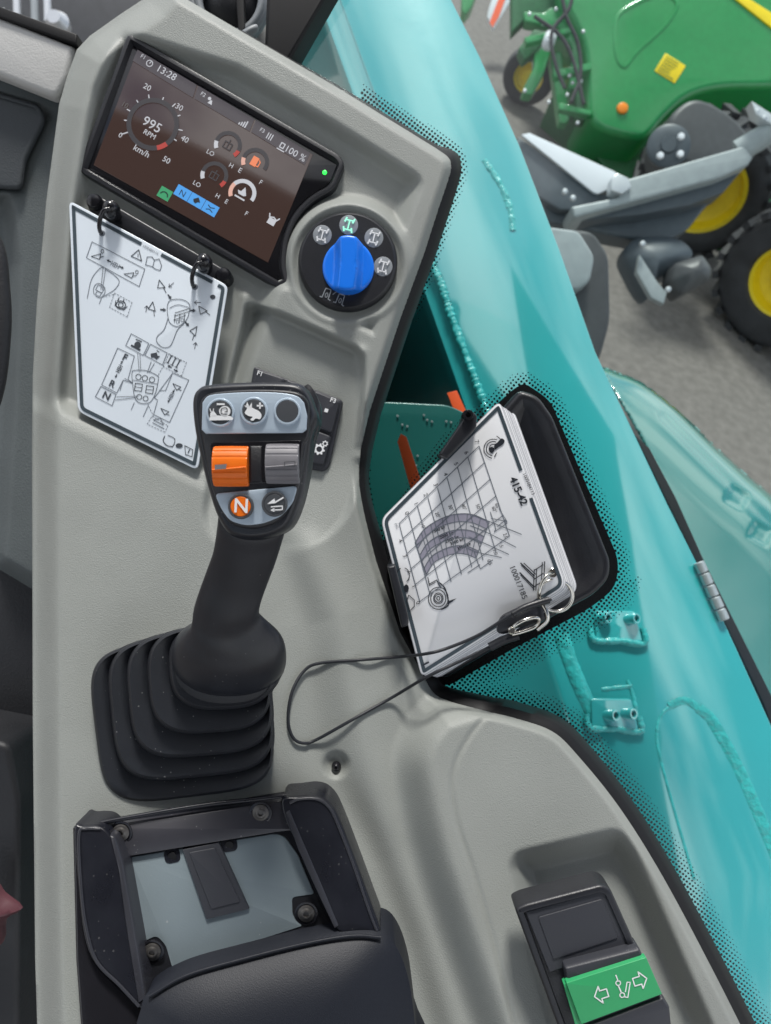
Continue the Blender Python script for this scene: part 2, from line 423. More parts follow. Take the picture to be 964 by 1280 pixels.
# ------------------------------------------------------------------ console depth field
LEFT = [(215, -40), (185, -5), (150, 18), (112, 45), (96, 62), (84, 95), (74, 130), (58, 250), (46, 380), (41, 470), (40, 560), (41, 900), (44, 1200), (48, 1330)]
RIGHT = spline([(210, -40), (225, -6)], 2)[:-1] + [(225, -6), (300, 38), (420, 108), (545, 185)] + spline([(545, 185), (560, 196), (564, 206), (562, 220), (548, 262)], 5)[1:] + \
    [(530, 318), (500, 400), (462, 515), (451, 562)] + spline([(451, 562), (449, 600), (455, 640), (470, 700)], 5)[1:] + [(500, 790), (532, 850)] + \
    spline([(532, 850), (542, 866), (560, 876), (612, 890)], 5)[1:] + spline([(612, 890), (645, 898), (690, 914), (722, 944), (775, 1010), (830, 1098), (895, 1220), (950, 1330)], 6)[1:]
OUT = LEFT[::-1] + RIGHT[1:]           # bottom-left up and over to bottom-right
HUMP = spline([(536, 868), (506, 905), (492, 950), (500, 1010), (518, 1080), (545, 1160), (590, 1290), (600, 1340)], 6) + [(1100, 1340), (1100, 900), (700, 820)]
REC = rounded([(148, 30), (300, 78), (420, 148), (536, 222), (520, 262), (506, 300), (470, 425), (355, 362), (262, 600), (60, 512), (84, 250), (110, 110)], [20, 0, 0, 22, 10, 8, 8, 8, 20, 20, 20, 10])
POC = rounded([(306, 374), (352, 388), (458, 436), (462, 470), (446, 640), (400, 690), (270, 690), (248, 650), (282, 480)], [14, 14, 18, 20, 60, 60, 30, 30, 40])
SWP = rounded([(632, 1082), (642, 1062), (775, 1030), (800, 1060), (905, 1300), (930, 1340), (700, 1340), (650, 1160)], 18)
def lower_t(X, Y):                     # signed distance above the crease
    return ((510 + (X - 60) * .47) - Y) * .905
def base_depth(X, Y):
    t = lower_t(X, Y); k = 14.
    sp = lambda v: k * np.logaddexp(0, v / k)
    return .615 + .000045 * sp(t) - .00015 * sp(-t) - .0035 * (1 - ss(-14, 10, t)) * ss(420, 250, X)
def cdepth(X, Y):
    D = base_depth(X, Y)
    D = D + .015 * ss(0, 26, sdpoly(X, Y, REC))
    D = D + .012 * ss(0, 11, sdpoly(X, Y, POC)) * ss(700, 560, Y)
    r = np.hypot(X - 435, (Y - 329) * .98)
    wr = ss(86, 70, r); D = D * (1 - wr) + .6305 * wr - .004 * np.exp(-((r - 73) / 6) ** 2)
    D = D - .003 * np.exp(-(sdline(X, Y, [(306, 372), (296, 430), (284, 478)]) / 7) ** 2) - .003 * np.exp(-(sdline(X, Y, [(452, 440), (456, 500), (450, 570)]) / 7) ** 2)
    # valley and ridge beside the gaiter
    D = D + .0055 * np.exp(-(sdline(X, Y, [(352, 690), (378, 780), (388, 860), (396, 930), (430, 1000), (474, 1080), (512, 1180), (545, 1300)]) / 26) ** 2)
    D = D - .0045 * np.exp(-(sdline(X, Y, [(385, 690), (424, 770), (440, 860), (458, 940), (492, 1060), (535, 1180), (580, 1320)]) / 24) ** 2)
    hp = sdpoly(X, Y, HUMP)
    D = D - .030 * ss(-6, 52, hp)
    D = D + .0016 * np.exp(-(sdline(X, Y, spline([(614, 888), (590, 916), (571, 950), (565, 985), (572, 1030), (592, 1090), (618, 1180), (655, 1330)], 6)) / 2.6) ** 2)
    D = D + .024 * ss(0, 34, sdpoly(X, Y, SWP))
    D = D + .005 * ss(20, 8, np.hypot(X - 420, Y - 956))
    dl = sdline(X, Y, LEFT); drr = sdline(X, Y, RIGHT)
    D = D + .028 * (1 - ss(0, 36, dl)) + .012 * (1 - ss(0, 12, drr)) ** 2
    return D
def console_fn(X, Y):
    s = sdpoly(X, Y, OUT); NX, NY = nearest(X, Y, OUT); o = s < 0
    X2, Y2 = np.where(o, NX, X), np.where(o, NY, Y)
    D = cdepth(X2, Y2) + np.where(o, np.clip(-s - 1.5, 0, 12) * .012, 0)
    return D, s > -10, X2, Y2
def cd1(px, py): return float(cdepth(np.array([[float(px)]]), np.array([[float(py)]]))[0, 0])

con = thing('control_console', P(280, 700, .66), 'grey moulded cab side console carrying the display, joystick and arm tray', 'console')
field('console_shell', 20, 965, -45, 1325, 2.6, console_fn, M['grey'], con)
# screw in the dimple
def screw(px, py, d, r, parent, name='screw', ax=(0, 0, 1), socket=True, mt='screw'):
    a = CAMM @ Vector(ax); c = P(px, py, d); k = r * d / F
    o = lathe(name, c, a, [(k, -.002), (k, .0006), (k * .95, .0012), (k * .55, .0030), (k * .5, .0032), (k * .27, .0032), (k * .25, .0012), (.0001, .0012)], M[mt], parent, n=18)
    return o
screw(420.5, 958, cd1(420, 957) - .001, 6, con, mt='blk2')
props(con.children[-1], 'black screw sunk in a dimple')

# ------------------------------------------------------------------ window: glass, gasket, frit
gd = lambda px, py: .70 - py * .00006
win = thing('side_window', P(700, 640, .66), 'tinted side window with black rubber gasket and dotted ceramic edge', 'window')
field('pane', 320, 1010, -60, 1340, 10, lambda X, Y: (.70 - Y * .00006, (X > 405 - (Y + 60) * .32) | (Y > 80), X, Y), M['glass'], win)
def gasket(pl, ws, name='gasket'):
    N = len(pl); rows = [[], [], [], [], []]
    for i, (x, y) in enumerate(pl):
        a, b = pl[max(i - 1, 0)], pl[min(i + 1, N - 1)]
        t = Vector((b[0] - a[0], b[1] - a[1])).normalized(); n = Vector((-t.y, t.x)) * -1      # outward = to the left of travel
        wd = np.interp(i / (N - 1), [k / (len(ws) - 1) for k in range(len(ws))], ws)
        dc = min(cd1(x, y) + .004, dv(gd, x, y) - .012); dg = dv(gd, x, y)
        for rr, (o, d) in zip(rows, [(-5, dc + .006), (0, dc), (wd * .55, dc + .004), (wd, dg - .008), (wd + .5, dg)]):
            rr.append(P(x + n.x * o, y + n.y * o, d))
    V = [p for r in rows for p in r]; Fc = [(j * N + i, j * N + i + 1, (j + 1) * N + i + 1, (j + 1) * N + i) for j in range(4) for i in range(N - 1)]
    return link(name, mesh(V, Fc), M['gasket'], win, smooth=60)
iA = [i for i, p in enumerate(RIGHT) if p == (420, 108)][0]; iB = [i for i, p in enumerate(RIGHT) if p == (532, 850)][0]
gasket(RIGHT[iA - 1:iB + 1], [1, 7, 12, 12, 13, 14, 14, 12, 12, 14, 14])
gasket(RIGHT[iB:], [14, 16, 20, 20, 18, 17, 17])
BLK = rounded([(655, 478), (688, 500), (735, 610), (774, 700), (770, 735), (735, 762), (640, 812), (560, 858), (520, 850), (470, 690), (560, 560), (640, 488)], [14, 14, 4, 18, 18, 14, 0, 10, 10, 0, 0, 0])
flats('black_border', [BLK], gd, M['frit'], win, lift=.0012)
def frit():
    V, Fc = [], []; sp = 4.7
    e1 = sp * np.array([.80, .60]); e2 = sp * np.array([-.60, .80])
    I, J = np.meshgrid(np.arange(-120, 330), np.arange(-230, 230)); X = 400 + I * e1[0] + J * e2[0]; Y = 100 + I * e1[1] + J * e2[1]
    k = (X > 380) & (X < 985) & (Y > 60) & (Y < 1300); X, Y = X[k], Y[k]
    so = -sdpoly(X, Y, OUT); sb = -sdpoly(X, Y, BLK)
    d2 = sdline(X, Y, RIGHT[iB:]); d1 = sdline(X, Y, RIGHT[iA - 1:iB + 1])
    r = np.zeros(X.shape)
    for (dist, off, wd) in ((sb, -2, np.where(Y > 850 - (X - 540) * .5, 36, 20)), (d2, 14, 28), (d1, 10, np.where((X < 520) & (Y > 330), 5, 12))):
        q = 1 - (dist - off) / wd; r = np.maximum(r, np.where(q > 0, np.sqrt(np.clip(q,0,1)) * .74, 0) * (dist > 0))
    r = np.where((so > 2) & (sb > -2) & ((X > 452) | (Y > 300)) & (r > .2), np.clip(r, 0, .72), 0)
    for x, y, q in zip(X[r > 0], Y[r > 0], r[r > 0]):
        b = len(V)
        for a in range(7):
            th = a * math.pi * 2 / 7; V.append(P(x + math.cos(th) * q * sp * .5 * 1.15, y + math.sin(th) * q * sp * .5 * 1.15, gd(x, y) - .0008))
        Fc.append(tuple(range(b, b + 7)))
    o = link('frit_dots', mesh(V, Fc, fix=False), M['frit'], win, smooth=None); props(o, 'fading band of small black dots along the glass edge', kind='stuff')
frit()

# ------------------------------------------------------------------ touchscreen
def bzp(o): return lambda px, py: .630 + .000045 * (((510 + (px - 60) * .47) - py) * .905) - o
scr = thing('touchscreen_display', P(260, 210, .63), 'colour touchscreen with speed gauge and 13:28 clock set into the grey console', 'display')
BZ = rounded([(160, 40), (424, 193), (431, 204), (418, 236), (392, 250), (371, 272), (360, 300), (357, 330), (362, 352), (348, 360), (96, 212)], [9, 8, 6, 10, 14, 14, 10, 8, 5, 6, 8])
slab('bezel', BZ, bzp(.0095), .02, M['blk'], scr, bev=1.6, bd=.0016, dish=(4, .0052, 4))
GL = inset(BZ, 8); gdp = bzp(.0050)
slab('cover_glass', GL, gdp, .003, M['bezel'], scr, bev=.5)
LC = [(172, 62), (391, 193), (335, 328), (117, 206)]
slab('screen', LC, bzp(.0054), .0008, M['lcd'], scr, bev=.2)
sp_ = bzp(.0056); A = 30
flats('status_bar', [[(172, 62), (246, 106), (241, 122), (166, 76)], [(248, 107), (318, 149), (312, 164), (243, 123)], [(320, 150), (388, 191), (381, 206), (314, 165)]], sp_, M['e_bar'], scr, lift=.0002)
for s, x, y, z, mm in [('F1', 179, 71, 7, 'e_white'), ('13:28', 208, 91, 12.5, 'e_white'), ('F2', 254, 118, 7, 'e_white'), ('F3', 328, 163, 7, 'e_white'), ('III', 337, 171, 12, 'e_white'), ('100 %', 369, 192, 12, 'e_white'),
        ('20', 184, 109, 10, 'e_white'), ('30', 224, 134, 10, 'e_white'), ('40', 231, 174, 10, 'e_white'), ('50', 208, 200, 10, 'e_white'), ('10', 156, 131, 9, 'e_grey'), ('0', 150.5, 169, 9, 'e_white'),
        ('995', 190, 156, 17, 'e_white'), ('RPM', 187, 168, 9, 'e_white'), ('km/h', 177, 189, 11, 'e_white'), ('LO', 263, 191, 8, 'e_white'), ('H', 289, 207, 8, 'e_white'), ('LO', 246, 230, 8, 'e_white'), ('H', 272, 245, 8, 'e_white'),
        ('E', 300, 213, 9, 'e_white'), ('F', 326, 228, 8, 'e_white'), ('E', 283, 252, 8, 'e_white'), ('F', 308, 267, 8, 'e_white'), ('N', 228, 242, 11, 'ink')]:
    text('lettering', s, x, y, A, z, sp_, M[mm], scr, lift=.0005)
def ringp(cx, cy, r0, r1, a0, a1, n=20):
    o = arc(cx, cy, r1, a0, a1, n); i = arc(cx, cy, r0, a0, a1, n)
    return [[o[k], o[k + 1], i[k + 1], i[k]] for k in range(n)]
flats('dial_ring', ringp(191, 155, 27, 33, 0, 360, 40), sp_, M['e_dim'], scr, lift=.0003)
flats('dial_red_zone', ringp(191, 155, 27, 33, 55, 80, 6), sp_, M['e_red'], scr)
tk = []
for a, l in ((162, 8), (188, 3), (210, 4), (236, 3), (262, 4), (292, 3), (318, 5), (342, 3), (12, 5), (35, 3)):
    tk += ribbon([(191 + 33 * math.cos(R(a)), 155 + 33 * math.sin(R(a))), (191 + (33 + l) * math.cos(R(a)), 155 + (33 + l) * math.sin(R(a)))], 1.3)
flats('dial_ticks', tk, sp_, M['e_white'], scr)
for cx, cy, hot, mm in ((285, 181, 0, 'e_dim'), (268, 219, 0, 'e_dim'), (319, 202, 1, 'e_dim'), (303, 241, 2, 'e_white')):
    flats('gauge_arc', ringp(cx, cy, 12.5, 17.5, 165, 400, 24), sp_, M[mm], scr, lift=.0003)
    flats('gauge_level', ringp(cx, cy, 12.5, 17.5, 165, 200 if hot < 2 else 230, 6), sp_, M['e_white' if not hot else 'e_peach'], scr)
    if not hot: flats('gauge_red_zone', ringp(cx, cy, 12.5, 17.5, 30, 60, 5), sp_, M['e_red'], scr)
    if hot == 1:
        flats('fuel_pump_icon', [loc2(cx, cy, A, [(-5, -6), (3, -6), (3, 6), (-5, 6)])] + ribbon(loc2(cx, cy, A, [(4, -4), (6, -2), (6, 4), (3.5, 4)]), 1.4), sp_, M['e_orange'], scr)
    elif hot == 2:
        flats('oil_icon', [loc2(cx, cy, A, [(0, -8), (6, 1), (3, 3), (-4, 3)]), loc2(cx, cy, A, [(-7, 6), (7, 6), (7, 8), (-7, 8)]), loc2(cx, cy, A, [(-7, -1), (-2, -1), (-4, 3)])], sp_, M['e_white'], scr)
    else:
        flats('gauge_icon', ribbon(loc2(cx, cy, A, [(-5, 5), (-5, -3), (5, -3), (5, 5)]), 1.4, True) + ribbon(loc2(cx, cy, A, [(0, 5), (0, -7)]), 1.4), sp_, M['e_dim'], scr)
flats('clock_icon', ringp(187, 79, 3.4, 4.4, 0, 360, 16) + ribbon([(187, 79), (189, 77)], 1), sp_, M['e_white'], scr)
flats('signal_bars', [loc2(304, 154, A, [(x, 4), (x + 1.6, 4), (x + 1.6, 4 - h), (x, 4 - h)]) for x, h in ((-5, 3), (-2.2, 5), (.6, 7), (3.4, 9))], sp_, M['e_white'], scr)
flats('person_icon', [circ(262, 123, 2.2, 8), loc2(263, 128, A, [(-3, 2), (-1, -3), (1, -3), (3, 2)])] , sp_, M['e_white'], scr)
flats('load_icon', ribbon(loc2(353, 183, A, [(-3, -4), (2, -4), (2, 2), (-3, 2)]), 1.3, True) + ribbon(loc2(353, 183, A, [(-5, 5), (5, 5)]), 1.3), sp_, M['e_white'], scr)
flats('camera_icon', [loc2(340, 276, A, [(-5, -3), (5, -3), (5, 5), (-5, 5)])] + ribbon(loc2(340, 276, A, [(-7, -7), (-5, -3), (0, -5), (5, -3), (7, -7)]), 1.5), sp_, M['e_white'], scr)
flats('green_tile', [loc2(206, 242, A, [(-8, -7), (8, -7), (8, 7), (-8, 7)])], sp_, M['e_green'], scr)
flats('green_tile_icon', ribbon(loc2(206, 242, A, arc(0, 3, 5, 190, 350, 8)), 1.5), sp_, M['ink'], scr, lift=.0006)
flats('blue_tile', [loc2(246, 251, A, [(-30, -7), (-10.6, -7), (-10.6, 7), (-30, 7)]), loc2(246, 251, A, [(-10, -7), (9.4, -7), (9.4, 7), (-10, 7)]), loc2(246, 251, A, [(10, -7), (29, -7), (29, 7), (10, 7)])], sp_, M['e_blue'], scr)
flats('blue_tile_icons', [loc2(246, 251, A, [(-5, 0), (0, -5), (5, 0), (2, 1), (0, 4), (-3, 3)])] + ribbon(loc2(246, 251, A, [(15, -3), (19, -1), (24, -3)]), 1.2) + ribbon(loc2(246, 251, A, [(15, 3), (19, 1), (24, 3)]), 1.2), sp_, M['ink'], scr, lift=.0006)
lathe('status_light', P(406, 215.5, bzp(.0052)(406, 215)), -fw, [(.0019, 0), (.0017, .0008), (.0008, .0012)], M['e_led'], scr, n=14)
props(scr.children[-1], 'small glowing green status light')

# ------------------------------------------------------------------ rotary dial
dd = .6235
dial = thing('rotary_drive_selector', P(435, 329, .62), 'blue rotary knob on a round black dial right of the display', 'knob')
k = dd / F
lathe('dial_plate', P(435, 328.5, dd + .006), -fw, [(62 * k, -.012), (62.5 * k, .002), (61 * k, .0045), (58 * k, .006), (.0001, .006)], M['blk'], dial, n=64)
dpl = dd
for i, (x, y) in enumerate(((403, 293.5), (436, 281), (467.5, 297), (479, 333))):
    slab('icon_disc', circ(x, y, 12, 24, 12.6), dpl - .0001, .0008, M['icondisc'], dial, bev=.6)
    g_ = ribbon(loc2(x, y, 14, [(0, -6), (0, 6)]), 1.6) + ribbon(loc2(x, y, 14, [(-5, -6), (5, -6)]), 1.5) + ribbon(loc2(x, y, 14, [(-5, 6), (5, 6)]), 1.5)
    for a_, b_, t_ in ((-5, -6, 16), (5, -6, 16 if i in (1, 3) else 16), (-5, 6, -18 if i != 2 else 12), (5, 6, -18 if i != 2 else 12)):
        q = loc2(0, 0, t_ + 14, [(0, -2.6), (0, 2.6)]); c_ = loc2(x, y, 14, [(a_, b_)])[0]
        g_ += ribbon([(c_[0] + q[0][0], c_[1] + q[0][1]), (c_[0] + q[1][0], c_[1] + q[1][1])], 2.)
    flats('axle_icon', g_, dpl - .0006, M['e_cyan' if i == 1 else 'white'], dial, lift=.0004)
g_ = []
for x, y in ((409, 368), (426, 375)):
    g_ += ribbon(loc2(x, y, 18, [(-8, 5), (-5, 5), (-4, -7), (3, -7), (3, 5), (6, 6)]), 1.2) + ribbon(loc2(x, y, 18, circ(-.5, 1, 1.6, 8, 3)), .9, True)
g_ += ribbon(arc(426, 378, 14, 225, 320, 8), 1.2)
flats('axle_legend', g_, dpl, M['icondisc'], dial, lift=.0004)
def knob():
    rx = 33; ry = 34.5; n = 40; cz = .014; dt = dd - cz; kk = dt / F; c0 = C3(434.5, 328, dt); rings = []
    def z(u, v):                      # u, v in px from centre; grip bar runs nearly vertical
        uu = u + v * .05 + .0016 * v * v; e = abs(uu - 1)
        return 0 if e < 10 else -.0105 * min(1, ((e - 10) / 8)) ** 1.0 - .00012 * max(0, e - 18)
    V, Fc = [], []
    radii = [1.0, 1.0, 1.0, .97] + [.92 - .07 * j for j in range(13)]
    for j, s in enumerate(radii):
        for a in range(96):
            th = 2 * math.pi * a / 96; u, v = rx * s * math.cos(th), ry * s * math.sin(th)
            if j == 0: zz = -cz
            elif j == 1: zz = z(u, v) - .003 if z(u, v) > -.001 else z(u, v) - .0015
            elif j == 2: zz = z(u, v) - .0012
            elif j == 3: zz = z(u, v) - .0003
            else: zz = z(u, v)
            V.append(W(c0 + Vector((u * kk, -v * kk, zz))))
    for j in range(len(radii) - 1):
        for a in range(96):
            b = (a + 1) % 96; Fc.append((j * 96 + a, j * 96 + b, j * 96 + 96 + b, j * 96 + 96 + a))
    Fc.append(tuple((len(radii) - 1) * 96 + a for a in range(96)))
    link('knob', mesh(V, Fc), M['blue'], dial, smooth=55)
knob()

# ------------------------------------------------------------------ instruction card hanging on rings
c1 = plane(.6085, .0, -.000055, 0, 588)
icard = thing('instruction_card', P(190, 260, .612), 'laminated instruction card with control diagrams hanging on two black rings below the display', 'card')
Q1 = rounded([(86, 250), (285, 357), (247, 588), (97, 514)], [9, 7, 9, 9], 6)
slab('card_sheet', Q1, c1, .0012, M['card'], icard, bev=.8)
B1 = inset(Q1, 3.2); B2 = inset(Q1, 7.6); nB = len(B1); bp = []
for i in range(nB):
    a, b = B1[i], B1[(i + 1) % nB]; c_, d_ = B2[(i + 1) % nB], B2[i]
    L = math.hypot(b[0] - a[0], b[1] - a[1]); steps = max(1, int(L / 4))
    for s in range(steps):
        f0, f1 = s / steps, (s + 1) / steps; lp = lambda p, q, t: (p[0] + (q[0] - p[0]) * t, p[1] + (q[1] - p[1]) * t)
        q = [lp(a, b, f0), lp(a, b, f1), lp(d_, c_, f1), lp(d_, c_, f0)]; mxp = sum(v[0] for v in q) / 4; myp = sum(v[1] for v in q) / 4
        top = abs((myp - 250) - (mxp - 86) * .5377) < 14
        if top and (175 < mxp < 202 or 267 < mxp < 274): continue
        bp.append(q)
flats('border_line', bp, c1, M['border'], icard)
_rb = ribbon
def ribbon(pl, w, closed=False): return _rb(pl, w * .78, closed)
pr, prd = [], []                       # thin grey lines, thick dark ones
def rectl(x, y, w_, h_, a=28): return loc2(x, y, a, [(-w_ / 2, -h_ / 2), (w_ / 2, -h_ / 2), (w_ / 2, h_ / 2), (-w_ / 2, h_ / 2)])
def axle(x, y, a, s=1.):
    o = []
    for q in ([(-5, -3), (-5, 3)], [(5, -3), (5, 3)], [(-5, 0), (5, 0)], [(0, -3), (0, 3)]): o += ribbon(loc2(x, y, a, q, s), .9)
    o += ribbon(loc2(x, y, a, [(-2.5, -2.5), (2.5, -2.5), (2.5, 2.5), (-2.5, 2.5)], s), .8, True); return o
def arrow(x, y, a, s=1.):
    return [loc2(x, y, a, [(-5, -1.2), (0, -1.2), (0, -3.2), (5, 0), (0, 3.2), (0, 1.2), (-5, 1.2)], s)]
def bucket(x, y, a, s=1.): return ribbon(loc2(x, y, a, [(-7, 3), (4, -5), (5, 3)], s), 1.1, True) + ribbon(loc2(x, y, a, [(5, 0), (9, -3)], s), 1.1)
pr += ribbon([(115, 302), (181, 336), (174, 358), (108, 322)], 1, True)
prd += bucket(121, 320, 20, .9) + bucket(162, 343, 28, .9); pr += axle(144, 331, 28); prd += arrow(136, 326, 208, .6) + arrow(152, 334, 28, .6)
prd += ribbon(circ(128, 314, 1.8, 8, 2.4), .9, True) + ribbon(circ(171, 340, 1.8, 8, 2.4), .9, True)
prd += ribbon([(173.5, 312), (177, 326), (164, 320)], 1.3, True) + ribbon([(172.5, 317), (172.5, 321)], 1.2)
pr += ribbon([(184, 321), (190, 321), (193, 325), (199, 323.5), (202, 332), (200, 338), (194, 336), (190, 333), (182, 331)], 1.2, True) + ribbon([(193, 325), (191, 333)], 1.2)
pr += ribbon(spline([(109, 373), (114, 350), (122, 338), (129, 333)], 5), 1) + ribbon(spline([(131, 336), (143, 344), (149, 352), (143, 362), (130, 370)], 5), 1)
pr += ribbon([(129, 333), (126, 362)], .9) + ribbon([(132, 335), (128, 362)], .9)
pr += ribbon(spline([(118, 368), (117, 360), (122, 354), (130, 358), (131, 366), (125, 372)], 4, True), 1, False) + ribbon(rectl(125, 361, 9, 7), .9, True) + ribbon(rectl(123, 367, 6, 5), .9, True) + ribbon([(127, 372), (124, 380)], .9)
pr += dashed([(143, 366), (165, 378), (159, 396), (137, 384)], .9, closed=True) + dashed([(128, 371), (142, 368)], .9)
prd += ribbon(circ(151, 381, 3, 10), 1.2, True) + ribbon(circ(151, 381, 6, 12, 5), 1.4, True) + ribbon(loc2(151, 381, 28, [(-8, -2), (-6, 4), (6, 4), (8, -2)]), 1.2) + ribbon([(149, 372), (147, 376)], 1.5) + ribbon([(155, 374), (154, 378)], 1.5)
# joystick sketch with four buckets
hd = spline([(209, 386), (211, 377), (218, 374), (230, 375), (237, 381), (236, 392), (232, 401), (222, 408), (213, 404), (210, 396)], 4, True)
pr += ribbon(hd, 1.1, True) + ribbon(spline([(212, 385), (222, 381), (236, 384)], 4), 1) + ribbon(spline([(210, 398), (205, 412), (197, 420), (196, 427), (203, 434), (212, 433), (217, 424), (222, 412), (230, 404)], 5), 1.1)
for yy, x0_, x1_ in ((388, 219, 238), (392, 218, 237), (397, 217, 232)): prd += ribbon([(x0_, yy + 3), (x1_, yy - 3)], 1)
for xx in (219, 225, 231): prd += ribbon([(xx, 392), (xx - 1, 403)], 1)
pr += ribbon(circ(222, 402, 2, 8), .8, True) + ribbon(circ(228, 400, 2, 8), .8, True)
for x, y, a in ((212, 371, 55), (204, 387, 5), (241, 388, 185 + 180), (234, 405, 50)): prd += arrow(x, y, a, .75)
for x, y, a in ((202, 357, 28), (191, 385, 50), (254, 388, 5), (243, 415, 75)): prd += ribbon(loc2(x, y, a, [(-6, -5), (5, 0), (-3, 5)]), 1.2, True) + ribbon(loc2(x, y, a, [(3, 1), (9, 5)]), 1.1)
for x, y, a in ((214, 356, 140), (183, 386, 280), (247, 378, 180), (244, 432, 280)): prd += ribbon(loc2(x, y, a, [(-4, 0), (4, 0), (1, -2.5)]), 1) + ribbon(loc2(x, y, a, [(4, 0), (1, 2.5)]), 1)
# lower chart: button key
pr += ribbon([(164, 417), (186, 429), (179, 444), (157, 432)], 1, True) + ribbon([(188, 430), (209, 441), (203, 456), (181, 444)], 1, True)
pr += dashed([(211, 442), (233, 453), (227, 470), (204, 458)], .9, closed=True)
prd += [circ(172, 431, 4.2, 12)] + [loc2(172, 431, 28, [(-7, 3), (6, 3), (6, 5.5), (-7, 5.5)])] + ribbon([(170, 424), (177, 427)], 1.5)
prd += [loc2(194, 444, 28, [(-6, 1), (0, -4), (3, -1), (6, -2), (4, 4), (0, 3), (-3, 5)])] + ribbon([(196, 438), (199, 440)], 1.2)
for xx in (0, 6, 12): prd += ribbon(loc2(212, 449, 28, [(xx, -5), (xx, 5)]), 1.6) + ribbon(loc2(212, 449, 28, [(xx - 2, -5), (xx + 2, -5)]), 1) + ribbon(loc2(212, 449, 28, [(xx - 2, 5), (xx + 2, 5)]), 1)
prd += arrow(212, 458, 208, .6) + arrow(220, 463, 28, .6)
pr += ribbon([(147, 435), (168, 445), (160, 474), (166, 479), (154, 475), (146, 491), (127, 481)], 1, True)
pr += ribbon([(126, 483), (145, 493), (140, 507), (119, 496)], 1, True)
pr += ribbon([(146, 496), (173, 495)], .9) + ribbon([(144, 500), (170, 497)], .9) + ribbon([(154, 475), (150, 488)], .9) + ribbon([(156, 473), (166, 479)], .9)
pr += ribbon([(172, 441), (174, 465)], .9) + ribbon([(175, 443), (176, 464)], .9) + ribbon([(189, 452), (184, 466)], .9) + ribbon([(193, 454), (186, 466)], .9)
pr += dashed([(205, 456), (197, 470)], .9) + ribbon([(199, 488), (207, 488), (215, 468)], .9)
pr += ribbon(spline([(165, 466), (168, 463), (182, 463), (196, 469), (198, 474), (194, 492), (187, 503), (176, 504), (169, 498), (166, 482)], 4, True), 1.1, True)
pr += ribbon([(166, 475), (197, 480)], .9) + ribbon([(168, 503), (164, 512)], .9) + ribbon([(186, 505), (179, 521)], .9)
for x, y in ((173, 471), (181, 472.5), (190, 474.5)): prd += ribbon(circ(x, y, 3.4, 12), 1, True)
for x, y in ((174, 496), (182, 498)): prd += ribbon(circ(x, y, 3.2, 12), 1, True)
for x, y in ((173, 484), (187, 487)): prd += ribbon(rectl(x, y, 9, 9, 8), 1.1, True) + ribbon(loc2(x, y, 8, [(-4, 0), (4, 0)]), .9)
pr += ribbon([(216, 466), (236, 475), (212, 528), (192, 518), (197, 500), (193, 497)], 1, True)
prd += bucket(221, 483, 60, .8) + bucket(206, 514, 60, .8) + arrow(217, 489, 118, .5) + arrow(211, 501, 118, .5); pr += axle(214, 495, 118, .8)
pr += dashed([(190, 520), (210, 532), (206, 540), (184, 530)], .9, closed=True) + ribbon(loc2(198, 528, 28, [(-7, 0), (0, -6), (7, 0)]), 1.1, True) + ribbon(loc2(198, 532, 28, [(-8, 0), (8, 0)]), 1.2) + dashed([(186, 508), (192, 520)], .9)
prd += ribbon(spline([(206, 545), (204, 551), (209, 557), (215, 558)], 4), 1.3) + ribbon(spline([(210, 544), (218, 548), (218, 554), (215, 559)], 4), 1.1) + [circ(224, 557, 4.5, 12, 3)] + ribbon([(231, 557), (241, 562), (240, 571), (232, 568)], 1.1, True)
flats('diagram_lines', pr, c1, M['inkg'], icard); flats('diagram_symbols', prd, c1, M['ink1'], icard)
for s, x, y, z in (('F', 156, 447, 12), ('R', 140, 480, 12), ('N', 133, 495, 13), ('1', 236, 564, 8)): text('lettering', s, x, y, 26, z, c1, M['ink1'], icard, bold=.02)
pr2 = []; prd2 = axle(149, 461, 118, .9) + arrow(152, 453, 298, .5) + arrow(145, 470, 118, .5); flats('axle_icon', prd2, c1, M['ink1'], icard)
text('lettering', '1000484116', 188, 312, 28, 4.5, c1, M['inkg'], icard)
flats('punched_hole', [circ(266, 371, 3.4, 12, 2.8)], c1, M['ink1'], icard)
ribbon = _rb
# hinge bar and rings
hb = slab('hinge_bar', [(108, 244), (116, 240), (284, 338), (286, 352), (276, 356), (110, 262)], .632, .012, M['blk'], icard, bev=2.5, r=4)
for x, y in ((118, 252), (279, 344)):
    lathe('bar_end', P(x, y, .6285), -fw, [(.0065, -.012), (.0065, 0), (.005, .003), (.0015, .004)], M['blk2'], icard, n=20)
for (x, y) in ((139, 261), (255, 328)):
    lathe('ring_hub', P(x, y, c1(x, y) - .009), CAMM @ Vector((.1, .1, 1)), [(.0056, -.012), (.0064, -.006), (.0068, -.001), (.0062, .003), (.0046, .006), (.0022, .0075), (.0001, .008)], M['blk2'], icard, n=30, smooth=180)
    pts = spline([(x - 2, y, c1(x, y) - .015), (x - 9, y + 2, c1(x, y) - .017), (x - 13, y + 10, c1(x, y) - .016), (x - 15, y + 20, c1(x, y) - .012), (x - 14, y + 28, c1(x, y) - .006), (x - 12, y + 30, c1(x, y) - .001), (x - 12, y + 30, c1(x, y) + .004)], 8)
    tube('ring', [P(*p) for p in pts], .0017, M['blk2'], icard, n=12)
    lathe('ring_hole', P(x - 11.5, y + 30.5, c1(x, y + 30) - .0003), -fw, [(.0026, 0), (.0022, .0002), (.0001, .0002)], M['inkg'], icard, n=14)

